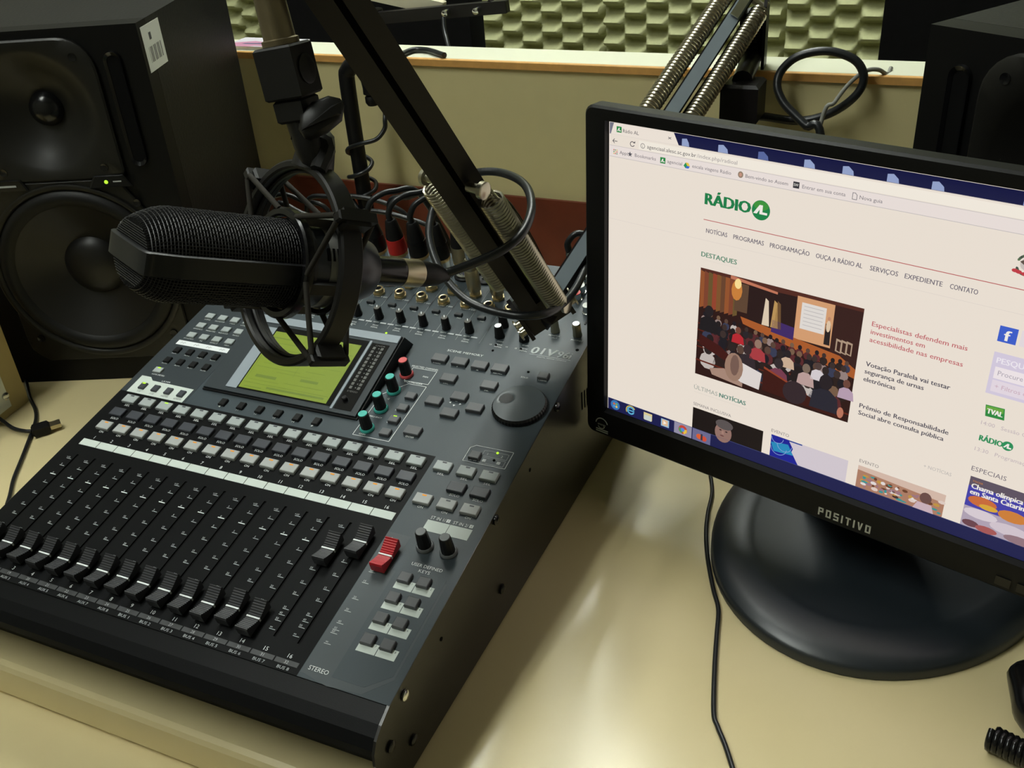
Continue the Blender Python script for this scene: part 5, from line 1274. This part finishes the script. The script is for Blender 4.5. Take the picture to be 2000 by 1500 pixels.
# cable loop hanging on the partition edge behind the screen
lp = [wall_at(q, y) for q, y in (((1430, 236), .562), ((1480, 227), .563), ((1560, 236), .563), ((1620, 222), .562), ((1668, 190), .558), ((1687, 155), .560), ((1675, 122), .562), ((1640, 104), .563), ((1600, 100), .563), ((1555, 112), .562), ((1525, 140), .560), ((1518, 170), .553), ((1530, 200), .546), ((1552, 224), .540), ((1575, 246), .534), ((1604, 272), .528))]
lp = lp + [np.array([lp[-1][0] + .02, .50, .10]), np.array([lp[-1][0] + .03, .47, .005]), np.array([lp[-1][0] - .05, .46, .0045])]
cable('power_cable', 'thick black cable in a loop against the partition edge behind the screen', lp, .0044, n=10)
lp = [wall_at((1738, 150), .600) * [1, 1, 0] + [0, 0, .2995], wall_at((1733, 145), .588), wall_at((1715, 136), .574), wall_at((1690, 139), .565), wall_at((1660, 162), .558), wall_at((1630, 200), .548), wall_at((1602, 245), .540)]
lp = lp + [np.array([lp[-1][0] - .01, .49, .10]), np.array([lp[-1][0] - .02, .46, .004]), np.array([lp[-1][0] - .09, .45, .003])]
cable('thin_cable', 'thin grey cable hooked over the partition edge beside the black loop', lp, .0022, M_cgrey)
# lead on the ledge
lp = [desk_at(q, .2975 + .0038) for q in ((770, 112), (795, 102), (820, 98), (845, 102), (868, 112))]
lp = [wall_at((868, 40), .66), wall_at((868, 70), .65), desk_at((876, 95), .305), desk_at((880, 104), .3013)] + lp[::-1][0:0] + [desk_at((858, 108), .3013), desk_at((835, 98), .3013), desk_at((805, 98), .3013), desk_at((775, 110), .3013), desk_at((760, 122), .3013)]
cable('ledge_lead', 'black lead lying in an arc on the white ledge', [desk_at((868, 108), .3013), desk_at((858, 105), .3013), desk_at((835, 98), .3013), desk_at((805, 98), .3013), desk_at((775, 110), .3013), desk_at((755, 110), .3013)], .0036)

# long thin lead in front of the screen, on the desk
pts = [desk_at(q, .0022) for q in ((1375, 870), (1385, 915), (1391, 960), (1383, 1000), (1379, 1040), (1382, 1090), (1393, 1150), (1403, 1190), (1400, 1240), (1396, 1300), (1394, 1390), (1402, 1420), (1418, 1460), (1440, 1530))]
cable('thin_lead', 'thin black lead running along the desk past the monitor base', pts, .0019)
# lead and USB plug at the console's left end
pts = [desk_at(q, .0024) for q in ((50, 740), (58, 775), (69, 800), (70, 820), (62, 845), (45, 890), (27, 935), (20, 965), (14, 985))]
cable('black_lead', 'thin black lead curving from the beige cabinet to the console', pts, .0021)
r = thing('usb_cable', 'black lead ending in a small moulded plug beside the console', 'cable', tuple(desk_at((85, 838))))
pts = [desk_at(q, .0064) for q in ((-60, 770), (-20, 805), (0, 818), (25, 836), (48, 842), (62, 842))]
MB().tube(pts, .0022, 8, sm=6).build('lead', M_cable, r, smooth=70)
a = desk_at((62, 843), .0065); b = desk_at((98, 832), .0065); F = zframe(a, b - a, (0, 0, 1))
Lq = float(np.linalg.norm(b - a))
MB().cbox(-.0042, .0042, -.0075, .0075, 0, Lq, .002, M=F, bottom=True).build('plug_body', M_black, r)
MB().box(-.0022, .0022, -.0055, .0055, Lq, Lq + .011, M=F).build('plug_contact', M_gold2, r)

# ================================================================== OTHER THINGS
# beige cabinet at the left
c0 = desk_at((57, 783)); c1 = desk_at((10, 820)); d = nrm(c1 - c0); e_ = np.array([-1.0, -.05, 0]); e_ = nrm(e_ - d * (e_ @ d))
BF = frame(c0, d, e_, np.cross(d, e_)) if np.cross(d, e_)[2] > 0 else frame(c0, e_, d, np.cross(e_, d))
bx_ = thing('beige_cabinet', 'small beige wooden cabinet standing beside the left loudspeaker', 'cabinet', tuple(c0))
swap = np.cross(d, e_)[2] <= 0
def BB(x0, x1, y0, y1, z0, z1, name, mt, c=.001):      # x along the visible face, y into the cabinet
    a = (y0, y1, x0, x1) if swap else (x0, x1, y0, y1)
    return MB().cbox(*a, z0, z1, c, M=BF).build(name, mt, bx_)
BB(0, .14, 0, .018, .0005, .17, 'side_board', M_beige)
BB(0, .018, .0185, .20, .0005, .17, 'back_board', M_beige); BB(.122, .14, .0185, .20, .0005, .17, 'front_board', M_beige)
BB(0, .14, 0, .2, .1705, .186, 'top_board', M_beige)
pl = BB(.026, .075, -.0012, -.0002, .010, .075, 'metal_plate', M_silver, .0002)
pcx = wall_at((9, 774), 0)
P = on((9, 774), np.cross(d, [0, 0, 1.]), np.cross(d, [0, 0, 1.]) @ c0)
nx_ = np.cross(d, [0, 0, 1.]); nx_ = nx_ if nx_ @ (CC - P) > 0 else -nx_
o = MB().lathe([(.0045, .0013), (.0045, .0024), (.002, .0034)], 14, M=zframe(P, nx_)).build('screw', M_chrome, bx_, smooth=40)

# magazine on the ledge
mg = [desk_at(q, .3005) for q in ((449, 87), (585, 78))]
zt = .2978
o_ = np.array([-.252, .586, zt]); 
mgr = thing('magazine', 'thin magazine with a pink and white cover lying on the ledge', 'magazine', tuple(o_))
MB().box(0, .105, 0, .048, .0001, .0035, M=T(*o_)).build('pages', M_whitep, mgr)
m = MB(); m.box(-.0005, .1055, -.0005, .0485, .0036, .0040, M=T(*o_))
m.c = [lin((200, 196, 205))] * len(m.c)
for a in ([(0, 0), (.04, 0), (.07, .02), (.03, .03), (0, .016)], [(.05, .004), (.09, .002), (.1, .02), (.07, .03)]):
    m.add([(o_[0] + x, o_[1] + y, zt + .00405) for x, y in a], [tuple(range(len(a)))], 0, lin((190, 130, 160)))
m.add([(o_[0] + x, o_[1] + y, zt + .0041) for x, y in [(.02, .012), (.06, .014), (.05, .02), (.022, .018)]], [(0, 1, 2, 3)], 0, lin((90, 90, 120)))
m.build('cover', M_print, mgr)

# second boom arm beyond the partition
A2 = thing('far_boom_arm', 'thin black boom arm with bright bolts crossing behind the partition', 'boom arm', (-.085, .70, ZF))
p_a, p_b = wall_at((725, 36), .72), wall_at((992, 12), .72)
dd = nrm(p_b - p_a)
def bar2(a, b, w_, t_, name, mt): 
    d = nrm(b - a); y = np.array([0, 1., 0]); y = nrm(y - d * (y @ d)); x = np.cross(y, d)
    return MB().cbox(-w_ / 2, w_ / 2, -t_ / 2, t_ / 2, 0, float(np.linalg.norm(b - a)), .001, M=frame(a, x, y, d), bottom=True).build(name, mt, A2)
bar2(p_a, p_b, .0155, .012, 'lower_bar', M_satin)
bar2(wall_at((690, -22), .735), wall_at((868, 17), .735), .018, .012, 'upper_bar', M_cream)
for q in ((873, 24), (933, 20)): MB().lathe([(.0052, -.0085), (.0052, -.004), (.0042, .02), (.002, .021)], 16, M=zframe(wall_at(q, .712), (0, -1, 0)) @ T(0, 0, -.012)).build('bolt', M_chrome, A2, smooth=40)
MB().tube([(p_a[0], .735, ZF), (p_a[0], .735, p_a[2] - .1), (p_a[0], .730, p_a[2] + .01)], .012, 12).build('post', M_satin, A2, smooth=40)
MB().lathe([(.14, .0005), (.14, .02), (.02, .03)], 32, M=T(p_a[0], .80, ZF)).build('floor_base', M_satin, A2, smooth=40)
MB().tube([wall_at((960, 0), .72), wall_at((950, 14), .722), wall_at((930, 20), .725)], .004, 8, sm=4).build('hook', M_satin, A2, smooth=50)
MB().tube([wall_at((866, 34), .70), wall_at((868, 60), .69), wall_at((874, 85), .675), wall_at((882, 112), .665), wall_at((884, 140), .66)], .0028, 8, sm=4).build('lead', M_cable, A2, smooth=60)

# black chairs beyond the partition
def chair(x, y, yaw, w_, h0, h1, label, tilt=0.0):
    M = T(x, y, ZF) @ RZ(yaw)
    r = thing('office_chair', label, 'chair', None, 'black office chairs beyond the partition', M)
    bk = rrect(-w_ / 2, h0, w_ / 2, h1, .07, 6)
    F = M @ Matrix(((1, 0, 0, 0), (0, 0, -1, .21), (0, 1, 0, 0), (0, 0, 0, 1)))
    MB().prism(bk, -.035, .035, M=F, inset=.02, insz=.02).build('backrest', M_chair, r, smooth=40)
    MB().prism(rrect(-.24, -.24, .24, .22, .07, 6), .42, .50, M=M, inset=.02, insz=.02).build('seat', M_chair, r, smooth=40)
    MB().tube([M @ Vector((0, .22, .46)), M @ Vector((0, .27, .52)), M @ Vector((0, .26, h0 + .12))], .022, 8, sm=3).build('back_support', M_black, r, smooth=40)
    MB().lathe([(.028, .08), (.028, .42)], 16, M=M).build('gas_column', M_black, r, smooth=40)
    for k in range(5):
        a = 2 * math.pi * k / 5; MB().tube([M @ Vector((.02 * math.cos(a), .02 * math.sin(a), .10)), M @ Vector((.27 * math.cos(a), .27 * math.sin(a), .07))], [.022, .014], 8).build('base_leg', M_black, r, smooth=40)
        MB().lathe([(.024, -.012), (.028, 0), (.024, .012)], 14, M=zframe(np.array(M @ Vector((.28 * math.cos(a), .28 * math.sin(a), .029))), (-math.sin(a), math.cos(a), 0))).build('castor', M_black, r, smooth=40)
    return r
chair(-0.255, 1.21, math.radians(180), .36, .50, 1.20, 'black office chair with its back seen past the far boom arm')
chair(0.815, 1.21, math.radians(180), .54, .50, 1.22, 'black office chair beyond the partition behind the right loudspeaker')

# telephone handset with coiled cord at the near edge of the desk
h0 = desk_at((2030, 1370)); hd = nrm(np.array([.10, -.16, 0])); hs_ = np.array([-hd[1], hd[0], 0])
ph = thing('telephone_handset', 'black telephone handset with a coiled cord lying on the desk', 'telephone', tuple(h0))
e0 = desk_at((1999, 1362), .016)
ax_ = nrm(desk_at((2060, 1480)) - desk_at((2005, 1290))); ax_[2] = 0
ctr = desk_at((2022, 1366), .016)
MB().tube([ctr - ax_ * .030, ctr - ax_ * .022, ctr, ctr + ax_ * .016, ctr + ax_ * .05 + [.012, .006, .012], ctr + ax_ * .10 + [.02, .008, .014], ctr + ax_ * .14 + [.01, .004, .004], ctr + ax_ * .17], [.006, .014, .0155, .0150, .011, .011, .014, .006], 16, sm=5).build('handset_body', M_gloss, ph, smooth=60)
c_a = desk_at((1934, 1440), .0099); c_b = desk_at((2040, 1492), .0099); Lc = float(np.linalg.norm(c_b - c_a)); CF = zframe(c_a, c_b - c_a, (0, 0, 1))
n = 9 * 12
MB().tube([(.0072 * math.cos(2 * math.pi * i / 12), .0072 * math.sin(2 * math.pi * i / 12), Lc * i / n) for i in range(n + 1)], .0024, 7, M=CF).build('coiled_cord', M_gloss, ph, smooth=70)
